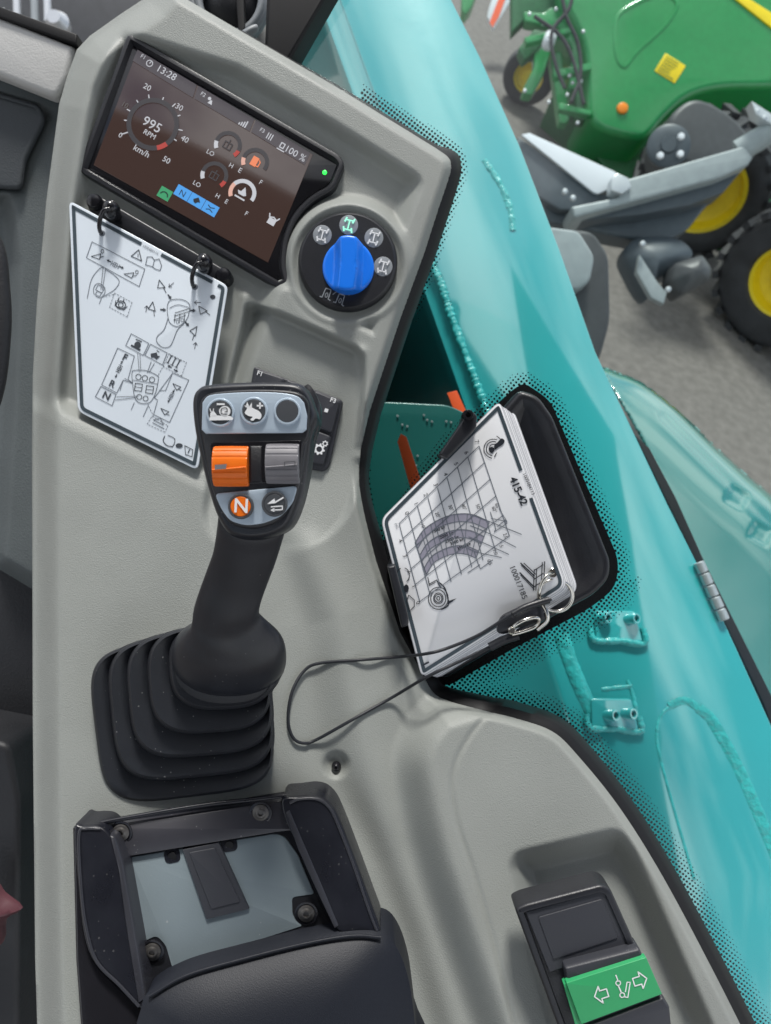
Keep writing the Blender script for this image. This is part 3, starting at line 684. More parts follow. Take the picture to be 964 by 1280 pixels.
# ------------------------------------------------------------------ keypad behind the joystick
kp = thing('keypad', P(370, 520, .62), 'dark grey keypad with F1 and F3 keys half hidden behind the joystick', 'keypad')
kd = .6255
slab('keypad_base', rounded([(317, 457), (429, 500), (412, 582), (405, 590), (384, 586), (300, 555)], [5, 5, 5, 6, 5, 5]), kd + .001, .014, M['dgrey'], kp, bev=2, bd=.003)
for q in ([(320, 461), (356, 473), (350, 520), (308, 508)], [(358, 474), (391, 487), (384, 530), (352, 521)], [(393, 488), (425, 501), (415, 542), (386, 531)], [(385, 534), (414, 545), (405, 582), (377, 577)]):
    slab('key', q, kd - .003, .005, M['dgrey'], kp, bev=2., bd=.002, r=4)
text('lettering', 'F1', 325, 467, 18, 8, kd - .003, M['white'], kp, bold=.02); text('lettering', 'F3', 416.5, 500.5, 18, 8, kd - .003, M['white'], kp, bold=.02)
flats('square_mark', [rectl(408, 513, 4.6, 4.6, 18)], kd - .003, M['white'], kp)
def gear(cx, cy, r, nt):
    p = []
    for i in range(nt * 4):
        a = 2 * math.pi * i / (nt * 4); rr = r * (1.32 if i % 4 in (1, 2) else 1.); p.append((cx + rr * math.cos(a), cy + rr * math.sin(a)))
    i_ = circ(cx, cy, r * .62, nt * 4); return [[p[k - 1], p[k], i_[k], i_[k - 1]] for k in range(len(p))]
flats('gear_icon', gear(399, 561.5, 5.6, 8) + gear(406.5, 554.5, 3, 7), kd - .003, M['white'], kp)

# ------------------------------------------------------------------ joystick
js = thing('joystick', P(230, 900, .585), 'black control joystick with orange and grey rollers on a pleated rubber boot', 'joystick')
def superring(cx, cy, d, hw, hh, n=2.6, rot=0., N=72):
    o = []
    for k_ in range(N):
        th = 2 * math.pi * k_ / N; c_, s_ = math.cos(th), math.sin(th)
        x = hw * math.copysign(abs(c_) ** (2 / n), c_); y = hh * math.copysign(abs(s_) ** (2 / n), s_)
        cr_, sr_ = math.cos(R(rot)), math.sin(R(rot))
        o.append(P(cx + x * cr_ - y * sr_, cy + x * sr_ + y * cr_, d))
    return o
PL = [(228, 898, .549, 110, 99, 4.4), (239, 882, .542, 100, 89, 4.0), (250, 866, .535, 89, 78, 3.6), (262, 849, .528, 76, 66, 3.2), (278, 832, .521, 66, 54, 2.8)]
rings = []
for i, (cx, cy, d, hw, hh, e) in enumerate(PL):
    rot = -7 + i
    rings.append(superring(cx, cy, d + (.030 if i == 0 else .0085), hw + .5, hh + .5, e, rot))
    rings.append(superring(cx, cy, d + .0035, hw, hh, e, rot)); rings.append(superring(cx, cy, d + .0012, hw - .8, hh - .8, e, rot)); rings.append(superring(cx, cy, d, hw - 3, hh - 3, e, rot))
    if i < 4:
        nx_ = PL[i + 1]
        rings.append(superring(*[a * .35 + b * .65 for a, b in zip((cx, cy, d, hw, hh, e), nx_)][:2], d + .0012, (hw - 3) * .35 + (nx_[3] + 4) * .65, (hh - 3) * .35 + (nx_[4] + 4) * .65, nx_[5], rot))
        rings.append(superring(nx_[0], nx_[1], d + .0045, nx_[3] + 1.2, nx_[4] + 1.2, nx_[5], rot + 1))
    else: rings.append(superring(286, 822, .524, 50, 44, 2.4, 0)); rings.append(superring(286, 818, .528, 30, 26, 2.2, 0))
link('pleated_boot', loftw(rings, cap1=True), M['rub'], js, smooth=38)
shaft = [(286, 822, .530, 72, 52, 2.2), (286, 820, .522, 72, 51, 2.2), (287, 817, .514, 70.5, 48, 2.2), (289, 811, .507, 67, 43, 2.15), (290, 803, .501, 60, 38, 2.1), (288, 792, .497, 51, 34, 2.05), (284, 780, .494, 44, 33, 2),
         (283, 765, .491, 41, 32, 2), (288, 745, .485, 39.5, 32, 2), (297, 720, .479, 39.5, 31, 2), (306, 695, .472, 40, 30, 2), (313, 665, .464, 42, 30, 2.2), (317, 640, .457, 44, 28, 2.4), (317, 600, .455, 46, 26, 2.6)]
link('grip', loftw([superring(*s_[:5], s_[5], 0) for s_ in spline(shaft, 4)], cap0=True, cap1=True), M['grip'], js, smooth=60)
link('grip_collar', loftw([superring(283, 826, .530, 69, 55, 2.2), superring(283, 828, .524, 71, 56, 2.2), superring(284, 826, .5215, 69, 53, 2.2), superring(286, 822, .521, 60, 44, 2.2)]), M['rub'], js, smooth=50)
tube('mould_seam', [P(*p) for p in spline([(317, 786, .4965), (329, 796, .5), (343, 801, .5045), (355, 803, .511)], 6)], .0005, M['blk2'], js)
HD = spline([(238, 497), (246, 483), (262, 478), (310, 475), (355, 475), (376, 479), (387, 490), (394, 508), (397, 522), (391, 540), (387, 562), (382, 596), (372, 636), (356, 664), (322, 676), (288, 671), (270, 648), (256, 606), (245, 560), (239, 525)], 5, True)
hdp = plane(.436, 0, .00002, 0, 560)
slab('head', HD, plane(.4395, 0, .00002, 0, 560), .030, M['grip'], js, bev=9, bd=.010, nb=6, smooth=70)
FACE = spline([(249, 505), (256, 494), (272, 489), (312, 486), (356, 487), (377, 492), (386, 504), (387, 520), (386, 545), (379, 560), (376, 596), (366, 625), (350, 650), (322, 661), (292, 657), (277, 640), (263, 606), (255, 565), (249, 530)], 4, True)
slab('face_plate', FACE, hdp, .005, M['blk'], js, bev=3, bd=.003)
# roller well
slab('roller_well', rounded([(262, 553), (378, 550), (374, 602), (266, 607)], 5), hdp(0, 560) - .0004, .003, M['blk2'], js, bev=1)
UP = spline([(253, 503), (262, 494), (290, 491), (320, 490), (350, 491), (371, 495), (380, 503)], 4) + [(384, 520), (383, 537), (378, 541), (257, 542), (252, 537)]
sp1 = slab('upper_button_panel', rounded(UP, 1), plane(.4345, 0, .00002, 0, 560), .002, M['silver'], js, bev=1.2)
LO = rounded([(268, 617), (372, 607), (366, 628), (352, 645), (328, 655), (306, 657), (287, 651), (277, 637)], [7, 7, 5, 7, 10, 10, 10, 6])
slab('lower_button_panel', LO, plane(.4345, 0, .00002, 0, 560), .002, M['silver'], js, bev=1.2)
for x, y, r_, mm in ((276, 516, 18, 'btn'), (318, 514, 17.5, 'btn'), (359.5, 514.5, 17, 'btn'), (301.5, 633, 16, 'orange'), (343.5, 630, 16, 'btn')):
    kk = .4325 / F; rim = 'silver' if r_ > 16.5 else 'btn'
    b_ = lathe('button', P(x, y, .4342), -fw, [(r_ * kk, -.001), (r_ * kk, .0014), ((r_ - 1) * kk, .002), ((r_ - 2.6) * kk, .002), ((r_ - 3.4) * kk, .0012), (.0001, .0010)], M[rim], js, n=40)
    lathe('button_cap', P(x, y, .4342), -fw, [((r_ - 3.2) * kk, .0008), ((r_ - 3.2) * kk, .0016), ((r_ - 4) * kk, .0019), (.0001, .0021)], M[mm], b_, n=40)
bt = .4342 - .0021
snail = [circ(281, 514, 7.2, 20, 6.6), [(262, 522), (266, 519), (288, 520), (292, 523), (290, 525), (262, 525.5)], [(262.5, 521), (263, 516.5), (265, 514), (268, 514.5), (272, 520)], [(263.2, 515), (261.8, 510.6), (262.6, 510.4), (264.6, 514.4)], [(266, 514.5), (266.6, 510.4), (267.4, 510.6), (267.2, 515)], [(271, 504), (281, 504), (281, 506.3), (271, 506.3)]]
flats('snail_icon', snail, bt, M['white'], js); flats('snail_shell_line', ribbon(spline([(284, 518), (277, 517), (277, 511), (283, 510), (284, 514), (281, 515)], 4), 1.1), bt, M['btn'], js, lift=.0007)
hare = [spline([(306, 516), (309, 510), (305, 507), (312, 508), (318, 511), (324, 514), (327, 519), (325, 524), (320, 523), (316, 526), (313, 524), (316, 521), (311, 520)], 3, True), [(307, 509), (309, 502), (312, 509)], [(311, 509), (315, 503), (315, 510)],
        [(321, 506), (329, 506), (329, 508.2), (321, 508.2)], [(323.9, 503), (326.1, 503), (326.1, 511), (323.9, 511)]]
flats('hare_icon', hare, bt, M['white'], js)
text('lettering', 'N', 301.5, 633, 3, 25, bt, M['white'], js, bold=.015)
flats('bucket_icon', [[(334, 630), (343, 623), (345, 629)], ] + ribbon([(344, 628), (354, 622)], 1.8) + ribbon([(339, 633.5), (353, 632.5), (353, 637), (341, 637.5)], 1.4) + [[(343, 635), (343, 640), (338, 637.6)]], bt, M['white'], js)
# rollers: ribbed drums
def roller(x0, x1, y0, y1, mm, mark):
    cx, cy = (x0 + x1) / 2, (y0 + y1) / 2 ; hw = (x1 - x0) / 2; hh = (y1 - y0) / 2
    dr = .4285; kk = dr / F; rad = hh * kk * 1.02; N = 120; rings = []
    skew = -(1.5)
    for j, (fx, fr_) in enumerate(((-1, .90), (-1, .97), (-.93, 1), (-.5, 1.01), (0, 1.015), (.5, 1.01), (.93, 1), (1, .97), (1, .90))):
        rg = []
        for a in range(N):
            th = 2 * math.pi * a / N; rb = 1 - (.05 if (a % 7) in (0, 1) and abs(fx) < .95 else 0)
            if math.sin(th) > 0 and abs(math.cos(th)) < .14: rb = 1.0
            rr = rad * fr_ * rb
            rg.append(W(C3(cx, cy, dr) + Vector((fx * hw * kk, rr * math.cos(th) * 1., rr * math.sin(th) * .62 - rad * .62 ))))
        rings.append(rg)
    o = link('roller', loftw(rings, cap0=True, cap1=True), M[mm], js, smooth=12)
    tube('roller_ridge', [P(cx - hw + 1, cy + 5.5, dr - .0002), P(cx, cy + 4, dr - .0002), P(cx + hw - 1, cy + 2, dr - .0002)], .0006, M[mm], o)
    if mark == 'o': flats('roller_mark', [[(cx - 18, cy - 1), (cx - 3, cy - 2), (cx - 4, cy + 4), (cx - 18, cy + 5)]], dr, M['mgrey'], o, lift=.0008)
    else: flats('roller_mark', ribbon([(cx + 4, cy - 1), (cx + 17, cy - 2), (cx + 17, cy + 4), (cx + 4, cy + 4)], .9, True), dr, M['btn'], o, lift=.0008)
roller(264.5, 308.5, 557, 607, 'orange', 'o'); roller(331, 372.5, 554, 603.5, 'mgrey', 'g')
props([c_ for c_ in js.children if c_.name.startswith('roller')][-2] if False else js, None)
slab('roller_divider', rounded([(311, 556), (329, 556), (329, 604), (311, 605)], 2), .4348, .003, M['blk'], js, bev=3, bd=.003)
for c_ in js.children:
    if c_.name == 'roller': c_['label'] = 'orange ribbed thumb roller'
    if c_.name == 'roller.001': c_['label'] = 'grey ribbed thumb roller'
# side trigger bulge behind right of head
dome('side_switch', spline([(385, 480), (398, 500), (400, 520), (394, 545), (386, 560), (376, 540), (374, 500)], 4, True), .452, .003, M['blk'], js, t=.014)

# ------------------------------------------------------------------ load-chart card booklet in its holder
cb = plane(.5805, -.00012, .00002, 600, 670)
hol = thing('card_holder', P(640, 640, .61), 'black plastic holder on the window edge that carries the load chart cards', 'holder')
TR = rounded([(650, 486), (674, 494), (692, 520), (765, 702), (763, 724), (744, 744), (640, 800), (556, 850), (532, 836), (484, 712), (500, 660)], [8, 10, 6, 10, 10, 10, 4, 8, 8, 4, 6])
slab('tray', TR, plane(.612, -.0001, 0, 600, 670), .02, M['blk'], hol, bev=6, bd=.006, nb=5, dish=(5, .005, 8), smooth=60)
# upper clip
slab('clip', rounded([(549, 568), (578, 526), (580, 517), (590, 513), (597, 519), (596, 534), (588, 544), (560, 573)], [3, 3, 4, 4, 4, 3, 4, 3]), .566, .03, M['blk'], hol, bev=2.5, bd=.002)
lathe('pivot_pin', P(585, 519, .5655), -fw, [(.0042, -.01), (.0042, .0016), (.0036, .003), (.002, .003), (.0018, .0005), (.0001, .0005)], M['blk2'], hol, n=20)
slab('clip', rounded([(484, 708), (494, 706), (511, 772), (511, 782), (502, 786)], 3), .577, .03, M['blk'], hol, bev=3, bd=.003)
bk = thing('load_chart_booklet', P(610, 680, .59), 'thick stack of white load chart cards marked 415-42 in the black holder', 'card booklet')
Q2 = rounded([(476, 649), (625, 500), (709, 733), (527, 847)], [10, 11, 14, 9], 7)
offs = C3(0, 0, 0)
NC = 8
def card_at(i):
    step = Vector((.0019, -.00075, -.0024)) * i
    if i > 0: step += Vector((random.uniform(-.0005, .0005), random.uniform(-.0005, .0005), 0))
    fr_ = []; q1 = inset(Q2, .9)
    for q, dz in ((Q2, .0011), (Q2, .0003), (q1, 0.)):
        fr_.append([W(C3(x, y, cb(x, y)) + step - Vector((0, 0, dz))) for x, y in q])
    return loftw(fr_, cap0=True, cap1=True)
M['edge'] = mat('card_edge_shade', (.40, .41, .44, 1), .5)  # grey puts the shade lines between stacked cards into the edge colour
for i in range(NC):
    o = link('card', card_at(i), [M['card2'], M['edge']], bk, smooth=40)
    for p_ in o.data.polygons:
        if len(p_.vertices) == 4: p_.material_index = 1
pr, prd, bands, bands2 = [], [], [], []
E1 = inset(Q2, 3.0); E2 = inset(Q2, 7.4); nB = len(E1); bp = []
for i in range(nB):
    a, b, c_, d_ = E1[i], E1[(i + 1) % nB], E2[(i + 1) % nB], E2[i]
    L = math.hypot(b[0] - a[0], b[1] - a[1]); steps = max(1, int(L / 4))
    for s in range(steps):
        f0, f1 = s / steps, (s + 1) / steps
        q = [lp(a, b, f0), lp(a, b, f1), lp(d_, c_, f1), lp(d_, c_, f0)]; myp = sum(v[1] for v in q) / 4; mxp = sum(v[0] for v in q) / 4
        if 587 < myp < 621 and mxp > 620: continue
        bp.append(q)
flats('border_line', bp, cb, M['border'], bk)
# chart grid: columns run along u (towards upper right), rows along v
g0 = Vector((525, 752)); u_ = (Vector((658, 678)) - g0); 
def col(a, b): return ribbon([a, b], 1.0)
tops = [(499, 654.5), (511, 644.5), (522, 633), (535, 622), (547, 610), (559, 597.5), (572, 584), (585, 571.5), (599, 557.5)]
bots = [(525, 752), (538, 744), (551, 735), (564, 727), (577, 718), (590, 709), (604, 700), (620, 690), (637, 670)]
for a, b in zip(tops, bots): pr += col(a, b)
Lp = [(499, 654.5), (504, 673), (509, 692), (514, 711), (519, 731), (525, 752)]; Rp = [(599, 557.5), (606, 578), (613, 599), (620, 620), (628, 645), (637, 670)]
for a, b in zip(Lp, Rp): pr += col(a, b)
def lerpp(a, b, t): return (a[0] + (b[0] - a[0]) * t, a[1] + (b[1] - a[1]) * t)
outer = spline([(519, 678), (530, 662), (548, 650), (568, 643), (590, 643), (612, 652)], 8)
inner = spline([(533, 718), (542, 704), (556, 696), (570, 692), (583, 693), (595, 698)], 8)
N_ = len(outer)
for j in range(5):
    t0, t1 = j / 5, (j + 1) / 5
    for i in range(N_ - 1):
        q = [lerpp(outer[i], inner[i], t0), lerpp(outer[i + 1], inner[i + 1], t0), lerpp(outer[i + 1], inner[i + 1], t1), lerpp(outer[i], inner[i], t1)]
        (bands if j % 2 == 0 else bands2).append(q)
flats('load_band', bands, cb, M['band'], bk, lift=.0003); flats('load_band_pale', bands2, cb, M['band2'], bk, lift=.0003)
for j in range(6): pr += ribbon([lerpp(outer[i], inner[i], j / 5) for i in range(N_)], .9)
for j, e in enumerate([(652, 668), (645, 684), (636, 693), (627, 697)]):
    st = lerpp(outer[-1], inner[-1], j * .28); pr += ribbon(spline([lerpp(outer[-9], inner[-9], j * .28), st, e], 5), 1.)
pr += ribbon([(519, 678), (533, 718)], 1.3) + ribbon([(612, 652), (595, 698)], 1.)
for i in range(0, N_, 6): pr += ribbon([outer[i], inner[i]], .9)
pr += ribbon([(613, 640), (620, 661), (618, 665), (634, 654), (632, 650), (622, 658)], 1.) + ribbon([(593, 690), (599, 708), (601, 711), (616, 700)], 1.) + ribbon([(585, 716), (600, 706)], 1.) + ribbon([(614, 648), (634, 652), (624, 636)], .9)
for s, x, y in (('7', 596, 552), ('6', 583, 566), ('5', 570, 580), ('4', 557, 593), ('3', 544.5, 606), ('2', 532, 618.5), ('1', 520, 629.5), ('0', 508.5, 641.5), ('4', 500.5, 676), ('3', 506, 695), ('2', 511.5, 714), ('1', 517, 733), ('0', 522.5, 753.5)):
    text('lettering', s, x, y, 65, 7.5, cb, M['ink'], bk)
for s, x, y in (('10°', 529, 658), ('20°', 547, 644), ('30°', 563.5, 635), ('40°', 580, 634), ('50°', 598, 634), ('60°', 618, 637), ('65°', 622, 633)): text('lettering', s, x, y, 66, 6.5, cb, M['ink'], bk, sx=.9)
for s, x, y in (('2.0', 632, 670), ('1.5', 626, 681), ('1.0', 619, 690), ('0.5', 612, 703)): text('lettering', s, x, y, 66, 6.5, cb, M['ink'], bk, sx=.9)
for s, x, y in (('1500 kg', 548, 662), ('2000 kg', 558, 669), ('2500 kg', 565, 674), ('3000 kg', 571, 677), ('3500 kg', 580, 683)): text('lettering', s, x, y, -22, 5.6, cb, M['ink'], bk, bold=.02)
text('lettering', '415-42', 648, 614, 66, 13.2, cb, M['ink'], bk, bold=.03)
text('lettering', '1000484115', 661, 605, 66, 6, cb, M['ink'], bk)
text('lettering', '100017185', 648, 728, 68, 10, cb, M['ink'], bk)
text('lettering', '1', 531.5, 830, 64, 13, cb, M['ink'], bk, bold=.03); text('lettering', '(m)', 496, 657, 66, 5, cb, M['inkg'], bk)
# machine sketches
for r_ in (12.5, 9.5, 6, 4.5, 2): prd += ribbon(circ(548, 748, r_, 18, r_ * 1.12), 1, True)
prd += ribbon(spline([(549, 728), (556, 735), (560, 748), (560, 757), (552, 762)], 4), 1.5) + [[(559, 752), (571, 748), (560, 756)]] + ribbon([(537, 730), (546, 725), (550, 734)], 1) + ribbon([(535, 722), (537, 732), (544, 728)], 1)
for r_ in (12, 9, 5.5): prd += ribbon(arc(617, 561, r_, 100, 290, 14), 1)
prd += [circ(615, 562, 3.5, 10)] + [spline([(618, 556), (622, 553), (627, 548), (631, 551), (628, 556), (623, 559), (619, 562)], 3, True)] + ribbon([(626, 549), (621, 545)], 1) + ribbon([(618, 571), (621, 566)], 1)
prd += ribbon(arc(503, 719, 7, 100, 250, 8, 9), 1.2) + ribbon(arc(505, 719, 7, 280, 420, 8, 9), 1) + [circ(508, 735.5, 3.2, 10, 5)] + ribbon([(511, 744), (518, 750), (518, 758), (512, 764), (508, 752)], 1, True)
for (a, b) in (((651, 704), (668, 720)), ((650, 716), (668, 734))): prd += ribbon([a, b], 1.6) + ribbon([(a[0] + 1, a[1] + 3), (b[0], b[1] + 3)], 1.)
for (a, b) in (((668, 712), (667, 738)), ((671, 711), (670, 738)), ((678, 703), (677, 727)), ((681, 702), (680, 727)), ((668, 713), (679, 706)), ((668, 724), (679, 717)), ((667, 734), (678, 727)), ((655, 704), (670, 718))): prd += ribbon([a, b], 1.1)
flats('chart_lines', pr, cb, M['inkg'], bk, lift=.0005); flats('sketches', prd, cb, M['ink'], bk, lift=.0005, kind='stuff')
HOLE = (691.5, 716)
lathe('punched_hole', P(*HOLE, cb(*HOLE) - .0002), -fw, [(.0036, 0), (.0032, .0003), (.0001, .0003)], M['steel'], bk, n=18)

# split ring, tag clasp and cord
ring = thing('split_ring', P(694, 745, .575), 'steel split ring through the corner of the load chart cards', 'ring')
def ringpts(cx, cy, rx, ry, d0, tilt, n=36, a0=0, a1=360):
    o = []
    for k_ in range(n + (a1 - a0 < 360)):
        a = R(a0 + (a1 - a0) * k_ / n); o.append(P(cx + rx * math.cos(a), cy + ry * math.sin(a), d0 + tilt * math.sin(a + .8)))
    return o
tube('ring_coil', ringpts(694, 744, 21, 20, .574, .003), .0011, M['steel'], ring, closed=True)
tube('ring_coil', ringpts(695.5, 745, 21, 20, .577, .003), .0011, M['steel'], ring, closed=True)
tube('ring_hook', [P(*p) for p in spline([(691.5, 716, cb(691, 716)), (684, 719, .563), (677, 730, .562), (674, 744, .564), (677, 752, .57)], 6)], .0013, M['steel'], ring)
cl = thing('trigger_clasp', P(655, 785, .565), 'steel trigger clasp with black tab between cord and split ring', 'clasp')
dome('tab', spline([(622, 790), (626, 773), (640, 764), (668, 753), (678, 756), (680, 765), (676, 777), (640, 787), (634, 792)], 4, True), .568, .0035, M['blk'], cl, t=.004)
tube('clasp_hook', [P(*p) for p in spline([(638, 789, .562), (644, 782, .559), (656, 775, .558), (670, 772, .560), (674, 776, .562), (668, 784, .564), (652, 790, .563), (640, 793, .562)], 6)], .0014, M['steel'], cl)
tube('clasp_spring', [P(*p) for p in spline([(676, 752, .564), (683, 764, .562), (684, 776, .563), (672, 787, .566)], 6)], .0016, M['steel'], cl)
lathe('clasp_swivel', P(640, 788, .560), -fw, [(.003, -.003), (.003, .0005), (.002, .0016)], M['steel'], cl, n=16)
cord = thing('lanyard_cord', P(450, 850, .56), 'thin black looped cord trailing from the load chart cards over the console', 'cord')
def cpts(l, n=14): return [P(*p) for p in spline(l, n)]
up_ = [(689, 749, .562), (668, 756, .559), (640, 768, .558), (600, 793, .563), (560, 810, .565), (534, 817, .565), (500, 821, cd1(500, 821) - .004), (450, 825, cd1(450, 825) - .003), (400, 829, cd1(400, 829) - .003), (381, 838, cd1(381, 838) - .003), (367, 860, cd1(367, 860) - .003),
       (361, 885, cd1(361, 885) - .003), (361, 908, cd1(361, 908) - .003), (368, 924, cd1(368, 924) - .003), (380, 929, cd1(380, 929) - .003), (395, 925, cd1(395, 925) - .003), (440, 900, cd1(440, 900) - .003), (490, 872, cd1(490, 872) - .004), (534, 846, .566), (570, 829, .566), (610, 810, .567), (640, 795, .565)]
tube('cord', cpts(up_, 12), .00125, M['rub'], cord, n=10)
tube('cord_sleeve', cpts([(641, 768, .5575), (655, 760, .558), (672, 754, .559), (686, 750, .561)], 6), .0026, M['blk'], cord, n=10)
tube('cord_crimp', cpts([(612, 809, .5665), (630, 800, .566), (648, 794, .5655)], 6), .0034, M['rub'], cord, n=10)

# ------------------------------------------------------------------ arm tray (bottom left)
tray = thing('arm_tray', P(280, 1120, .56), 'open black tray with grey plate and screws in front of the armrest', 'tray')
tpl = lambda o: plane(o, .000064, -.000136, 250, 1100)
tp = tpl(.530)
slab('tray_floor', rounded([(95, 1036), (348, 998), (366, 996), (470, 1165), (470, 1260), (190, 1290), (120, 1240)], 4), tpl(.5345), .03, M['frame'], tray, bev=1.5)
slab('front_rail', rounded([(130, 1034), (350, 1001), (362, 1010), (372, 1038), (345, 1041), (162, 1071), (148, 1072), (140, 1050)], [2, 4, 6, 3, 3, 3, 3, 4]), tp, .006, mat('rail_black', (.035, .035, .043, 1), .38, spec=.6, dust=.2, rvary=.05, vary=.1), tray, bev=2, bd=.002)
tube('front_lip', [P(x, y, tp(x, y) - .002) for x, y in spline([(93, 1036), (150, 1024), (250, 1007), (320, 999), (362, 994)], 6)], .0016, M['frame'], tray)
PT = rounded([(162, 1072), (345, 1042), (356, 1046), (372, 1068), (393, 1118), (365, 1122), (366, 1146), (378, 1158), (215, 1210), (207, 1182), (196, 1170), (174, 1180)], [2, 6, 6, 2, 4, 5, 6, 3, 4, 6, 6, 4])
slab('grey_plate', PT, tpl(.5335), .002, M['plate'], tray, bev=.8)
slab('plate_edge', rounded([(158, 1070), (346, 1038), (360, 1044), (418, 1166), (412, 1172), (186, 1232), (180, 1224)], [3, 6, 5, 4, 4, 3, 3]), tpl(.5342), .002, M['blk'], tray, bev=1)
slab('slot_cover', [(228, 1062), (273, 1053), (311, 1137), (258, 1150)], tpl(.531), .004, M['dgrey'], tray, bev=1.2, bd=.001)
slab('slot_label', rounded([(236, 1066), (268, 1060), (300, 1128), (264, 1137)], 2), tpl(.5302), .0015, M['dgrey'], tray, bev=1)
for x, y in ((215, 1071), (286.5, 1057)):
    slab('hole_tab', rounded(rectl(x, y - 1, 20, 18, -10), 7), tpl(.5330), .001, M['frame'], tray, bev=.6)
    lathe('hole', P(x, y, tpl(.5328)(x, y)), -fw, [(.0031, 0), (.0029, .0002), (.0001, .0002)], M['gasket'], tray, n=18)
for x, y in ((151, 1041), (326, 1016), (190.5, 1190), (383, 1142)):
    d_ = tp(x, y) + (.002 if y > 1100 else .0)
    lathe('screw_recess', P(x, y, d_ - .0004), -fw, [(.0082, 0), (.0080, .0005), (.0070, .0006), (.0068, .0001), (.0001, .0001)], M['blk2'], tray, n=26)
    lathe('screw', P(x, y, d_ - .001), -fw, [(.0058, -.0004), (.0058, .0005), (.0054, .0008), (.0043, .0009), (.0041, .0010), (.0034, .0017), (.0024, .0020), (.0019, .0019), (.0017, .0006), (.0001, .0006)], M['screw'], tray, n=22)
LW = spline([(92, 1037), (104, 1033), (124, 1033), (136, 1042), (146, 1064), (156, 1100), (168, 1160), (178, 1225), (183, 1256), (175, 1262), (148, 1236), (118, 1206), (104, 1170), (97, 1110)], 4, True)
slab('side_wing', LW, tpl(.521), .03, M['frame'], tray, bev=3, bd=.003, nb=5, smooth=60)
RW = spline([(352, 1000), (372, 996), (398, 996), (414, 1006), (426, 1028), (446, 1080), (466, 1135), (476, 1166), (462, 1172), (432, 1168), (418, 1158), (402, 1120), (380, 1072), (358, 1030)], 4, True)
slab('side_wing', RW, tpl(.522), .03, M['frame'], tray, bev=3, bd=.003, nb=5, smooth=60)
M['satin'] = mat('satin_black', (.03, .031, .038, 1), .3, spec=.6, rvary=.05, vary=.1)
slab('wing_edge', rounded([(136, 1043), (144, 1046), (154, 1080), (168, 1160), (183, 1250), (172, 1256), (158, 1170), (147, 1090)], 3), tpl(.5200), .02, M['satin'], tray, bev=2.5, bd=.004)
tube('wing_rim', [P(x, y, tpl(.5208)(x, y)) for x, y in spline([(126, 1036), (108, 1036), (99, 1042), (100, 1090), (106, 1150), (120, 1200), (150, 1232), (174, 1258)], 8)], .0011, M['satin'], tray)
tube('wing_rim', [P(x, y, tpl(.5218)(x, y)) for x, y in spline([(362, 1004), (374, 999), (396, 999), (411, 1009), (422, 1030), (442, 1082), (461, 1137), (471, 1164)], 8)], .0011, M['satin'], tray)
slab('wing_edge', rounded([(356, 1016), (362, 1012), (378, 1050), (404, 1110), (424, 1158), (418, 1162), (400, 1124), (372, 1062)], 2), tpl(.5212), .02, M['satin'], tray, bev=1.5, bd=.003)
arm = thing('armrest_pad', P(340, 1250, .54), 'dark padded armrest at the lower edge behind the black tray', 'armrest')
AP = spline([(176, 1262), (186, 1240), (230, 1216), (300, 1196), (380, 1176), (440, 1166), (478, 1168), (498, 1188), (512, 1230), (520, 1290), (530, 1370), (340, 1380), (170, 1370), (168, 1300)], 5, True)
dome('cushion', AP, tpl(.520), .018, M['pad'], arm, t=.06, power=3.2, n=12, c=(345, 1300))
tube('cushion_piping', [P(x, y, tpl(.5165)(x, y)) for x, y in spline([(186, 1246), (232, 1220), (300, 1200), (380, 1180), (440, 1170), (476, 1172)], 8)], .0012, M['pad'], arm)
slab('lower_guard', rounded([(90, 1034), (100, 1034), (104, 1160), (120, 1205), (150, 1236), (184, 1262), (190, 1340), (104, 1340), (94, 1200)], 4), tpl(.527), .03, M['blk2'], arm, bev=4)

# ------------------------------------------------------------------ green rocker switch bank
sw = thing('switch_bank', P(740, 1200, .53), 'black switch bank with a green rocker switch sunk in the armrest console', 'switch')
sdp = plane(.500, 0, -.00004, 0, 1150)
slab('switch_frame', rounded([(644, 1137), (656, 1131), (752, 1106), (764, 1112), (790, 1170), (880, 1400), (740, 1400)], [5, 6, 8, 10, 4, 4, 4]), sdp, .02, M['blk'], sw, bev=3.5, bd=.003, dish=(5, .004, 1.5))
sdq = plane(.5015, 0, -.00004, 0, 1150)
slab('blank_cover', rounded([(657, 1140), (758, 1112), (789, 1183), (687, 1216)], 2), sdq, .004, M['dgrey'], sw, bev=1.2)
slab('blank_inset', rounded([(673, 1147), (753, 1124), (773, 1173), (692, 1200)], 3), plane(.5006, 0, -.00004, 0, 1150), .002, M['dgrey'], sw, bev=1.)
slab('rocker', [(706, 1210), (800, 1186), (835, 1262), (836, 1330), (750, 1330), (712, 1240)], plane(.4915, 0, -.00004, 0, 1200), .014, M['dgrey'], sw, bev=3, bd=.003, r=3)
slab('green_lens', [(708, 1229), (808, 1197), (828, 1243), (727, 1281)], plane(.488, 0, -.00004, 0, 1200), .005, M['green_sw'], sw, bev=.8, r=1.5)
slab('green_lens', [(705, 1231), (708, 1229), (727, 1281), (722, 1290)], plane(.4905, 0, -.00004, 0, 1200), .006, M['green_sw'], sw, bev=.4)
slab('rocker', [(728, 1285), (829, 1247), (838, 1260), (846, 1340), (750, 1340)], plane(.4895, 0, -.00004, 0, 1200), .010, M['dgrey'], sw, bev=3, bd=.003, r=2)
ga = -17; gp = plane(.488, 0, -.00004, 0, 1200)
